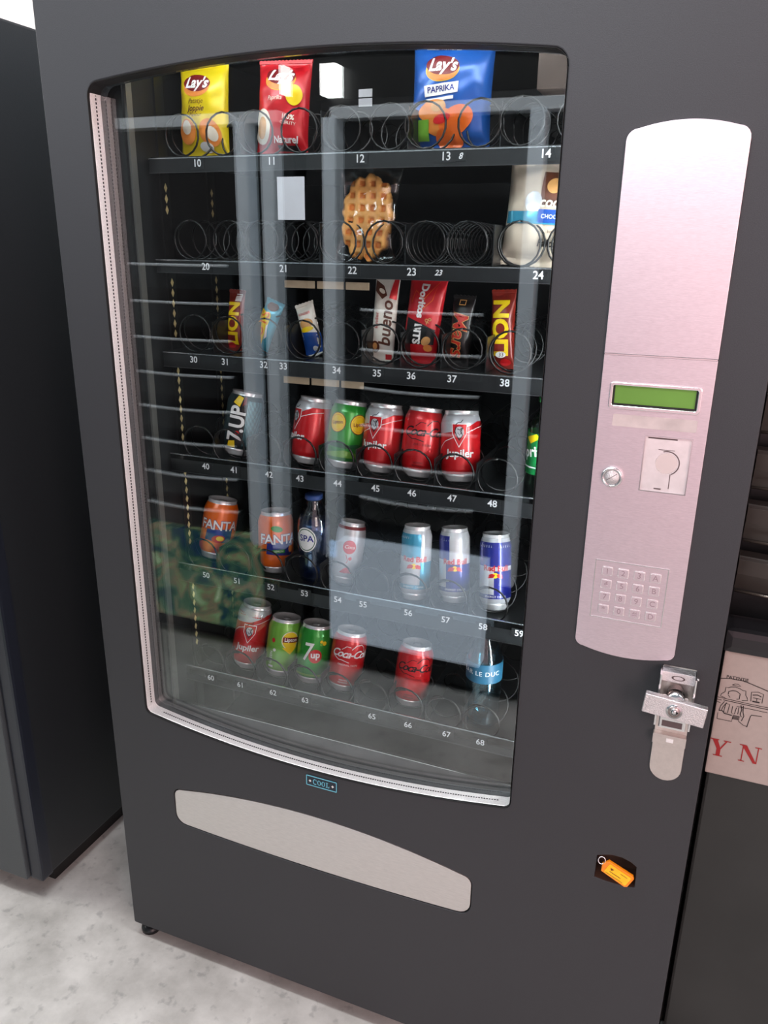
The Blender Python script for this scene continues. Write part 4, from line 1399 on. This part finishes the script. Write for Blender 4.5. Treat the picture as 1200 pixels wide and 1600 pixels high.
LN([(4.2, 6.9), (4.1, 5.5), (4.9, 5.3), (5.6, 5.5), (5.6, 6.9)]); LN([(4.3, 5.9), (4.9, 5.75), (5.4, 5.95)], 0.0014); LN([(4.4, 6.3), (5.4, 6.3)]); LN([(4.9, 6.3), (4.9, 6.7)]); LN([(4.4, 6.85), (5.3, 6.85)], 0.0022)
LN([(-0.0, 7.2), (4.0, 7.35), (9.0, 7.4)]); LN([(-0.0, 7.55), (0.6, 7.6)]); LN([(0.8, 7.5), (3.6, 7.6), (9.0, 7.7)], 0.0011); LN([(2.6, 8.1), (4.2, 8.1), (6.5, 8.15)])
LN([(-0.0, 7.95), (0.5, 8.0)])
LN([(1.0, 7.7), (0.6, 8.5), (0.5, 9.2)]); LN([(1.3, 7.8), (0.9, 8.6), (0.8, 9.1)]); LN([(0.45, 9.25), (0.9, 9.2), (1.2, 9.55), (2.2, 9.65)], 0.0016); LN([(1.2, 8.0), (1.1, 9.3), (1.6, 9.4), (1.7, 8.0), (1.2, 8.0)]); LN([(2.1, 8.2), (2.1, 9.3), (2.5, 9.35), (2.6, 8.3)])
LN([(2.9, 8.2), (2.9, 9.3)]); LN([(3.1, 7.8), (3.3, 8.5), (3.2, 9.2), (3.4, 9.6)], 0.0012); LN([(3.4, 7.8), (3.5, 8.8), (3.7, 9.4), (3.5, 10.2)], 0.0012)
for q in range(4):
    LN([(2.3, 9.6 + q * 0.17), (3.2, 9.62 + q * 0.17)], 0.0012)
LN([(0.4, 9.6), (0.4, 10.6)], 0.0006); LN([(0.4, 10.6), (2.3, 10.6), (2.35, 9.8)]); LN([(3.1, 10.3), (3.8, 10.8), (4.3, 10.9)]); LN([(4.3, 11.0), (4.5, 9.3), (4.6, 9.0), (5.9, 8.9)], 0.0011)


def serif(ch, x, z, h):
    t = h * 0.055
    if ch == 'Y':
        o = [poly([(x + 0.08 * h, z + h), (x + 0.34 * h, z + h), (x + 0.56 * h, z + 0.45 * h), (x + 0.56 * h, z), (x + 0.36 * h, z), (x + 0.36 * h, z + 0.42 * h)][::-1]),
             poly([(x + 0.78 * h, z + h), (x + 0.86 * h, z + h), (x + 0.56 * h, z + 0.42 * h), (x + 0.50 * h, z + 0.47 * h)][::-1])]
        for a, b_, zz in ((-0.02, 0.42, h - t), (0.64, 1.0, h - t), (0.24, 0.68, 0)):
            o.append(poly(rect(x + a * h, x + b_ * h, z + zz, z + zz + t)))
    else:
        o = [poly(rect(x + 0.14 * h, x + 0.19 * h, z, z + h)), poly(rect(x + 0.86 * h, x + 0.91 * h, z, z + h)),
             poly([(x + 0.06 * h, z + h), (x + 0.32 * h, z + h), (x + 0.91 * h, z), (x + 0.74 * h, z), (x + 0.10 * h, z + 0.94 * h)][::-1])]
        for a, b_, zz in ((-0.02, 0.30, h - t), (0.72, 1.04, h - t), (0.02, 0.32, 0)):
            o.append(poly(rect(x + a * h, x + b_ * h, z + zz, z + zz + t)))
    return o


for ch, lx in (('Y', 0.0846), ('N', 0.1232)):
    for gi, g in enumerate(serif(ch, lx, -0.6790, 0.0268)):
        m.decal(g, inkr, front(SY - 0.0005 - gi * 0.0001), (0, 0))
m.build('sign', rm, 'grey paper sign with a line drawing and red letters')
m = MB()
m.box(0.088, 0.86, 0.075, 0.13, -1.32, -0.712, mat('glossy_dark_panel', (0.020, 0.021, 0.020), 0.28, 0, 0.5, 6, 0.3), 0.004)
m.build('lower_panel', rm)
for fx in (0.12, 0.83):
    for fy in (0.16, 0.78):
        m = MB()
        m.lathe([(0.022, -H), (0.022, -H + 0.01), (0.010, -H + 0.014), (0.010, -H + 0.055)], black, 14, (fx, fy, 0))
        m.build('foot', rm)
m = MB()
m.tube([(0.0815, 0.040, -1.17), (0.0815, 0.015, -1.22), (0.088, -0.004, -1.28), (0.100, -0.02, -1.33), (0.108, -0.03, -H + 0.006), (0.15, -0.05, -H + 0.006), (0.24, -0.02, -H + 0.006), (0.33, 0.06, -H + 0.006)], 0.0042, mat('cable_black', (0.010, 0.016, 0.014), 0.4), 8)
cb = m.build('power_cable')
cb['label'] = 'black cable hanging down beside the lower right edge of the grey machine'
cb['category'] = 'cable'

# ---- the machines across the aisle, seen mirrored in the glass
silver_post = mat('silver_post_glow', (0.80, 0.88, 0.95), 0.45, 0.0, 0.5, 20, 0.04, emis=0.30)  # silver trim posts, glow added to brighten their mirrored bands
slat_o = mat('grey_louvre', (0.030, 0.034, 0.036), 0.35, 0, 0.5, 20, 0.1)
edge_o = mat('polished_edge', (0.88, 0.93, 0.96), 0.3, 0.0)
for nm, lab, x0, x1, sl, posts, sx_, ztop in (
        ('vending_machine', 'dark louvred machine across the aisle with a green salad poster low on it', -1.90, -1.15, (-0.06, -0.86), (-1.290, -1.205), (-1.76, -1.36), 0.60),
        ('vending_machine', 'dark louvred machine across the aisle with a pale blue panel low on it', -1.11, -0.36, (-0.17, -0.80), (-1.012, -0.445), (-0.92, -0.56), 0.60)):
    om = thing(nm, lab, 'vending machine', ((x0 + x1) / 2, -1.45, -H))
    slat_machine(om, (sx_[0] + sx_[1]) / 2, -1.075, sx_[1] - sx_[0], sl[0], sl[1], 0.112, 0.070, 1, black, slat_o, edge_o, 0.10, 0.7, 0.03)
    m = MB()
    m.box(x0, x1, -1.75, -1.118, -H + 0.02, ztop, black, 0.004)
    m.build('housing', om)
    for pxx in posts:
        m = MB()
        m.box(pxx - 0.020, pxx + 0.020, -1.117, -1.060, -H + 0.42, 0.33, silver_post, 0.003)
        m.build('trim_post', om)
    m = MB()
    m.box(x0 + 0.10, x1 - 0.02, -1.117, -1.065, 0.325, 0.355, edge_o, 0.002)
    m.build('top_rail', om)
    if x0 < -1.5:
        pm = bpy.data.materials.new('salad_poster')
        pm.use_nodes = True
        n = pm.node_tree.nodes; l = pm.node_tree.links
        p = n['Principled BSDF']
        t = n.new('ShaderNodeTexCoord')
        nn = n.new('ShaderNodeTexNoise'); nn.inputs['Scale'].default_value = 7; nn.inputs['Detail'].default_value = 7; nn.inputs['Distortion'].default_value = 2.2
        rr = n.new('ShaderNodeValToRGB')
        E_ = rr.color_ramp.elements
        E_[0].position = 0.34; E_[0].color = rgb(22, 58, 88)
        E_[1].position = 0.75; E_[1].color = rgb(210, 224, 190)
        for pos, c in ((0.42, (30, 74, 70)), (0.50, (84, 120, 92)), (0.56, (140, 120, 98)), (0.62, (120, 160, 110))):
            q = E_.new(pos); q.color = rgb(*c)
        l.new(t.outputs['Object'], nn.inputs['Vector']); l.new(nn.outputs['Fac'], rr.inputs['Fac'])
        l.new(rr.outputs['Color'], p.inputs['Base Color']); l.new(rr.outputs['Color'], p.inputs['Emission Color'])
        p.inputs['Emission Strength'].default_value = 1.5  # glow added so the poster shows in its reflection
        m = MB()
        m.box(-1.82, -1.30, -1.117, -1.060, -1.27, -0.93, pm)
        m.build('poster', om, 'picture of salad leaves with added glow')
        m = MB(); m.box(-1.166, -1.152, -1.117, -1.075, 0.395, 0.465, mat('spot_glow', (1, 0.98, 0.95), 0.5, emis=5))
        m.build('spot_lamp', om)
    else:
        m = MB()
        m.box(-1.02, -0.51, -1.117, -1.060, -1.23, -0.885, mat('glowing_blue_panel', (0.52, 0.60, 0.70), 0.5, emis=1.7))  # glow added so the panel shows up mirrored in the glass
        m.build('lower_glow_panel', om, 'pale blue panel with added glow')
        m = MB(); m.box(-1.04, -0.995, -1.117, -1.07, 0.385, 0.460, mat('lamp_glow', (1, 0.99, 0.97), 0.5, emis=9))
        m.build('lit_button', om)
    m = MB()
    m.box(x0 + 0.03, x1 - 0.03, -1.72, -1.15, -H, -H + 0.018, rubber)
    m.build('plinth', om)
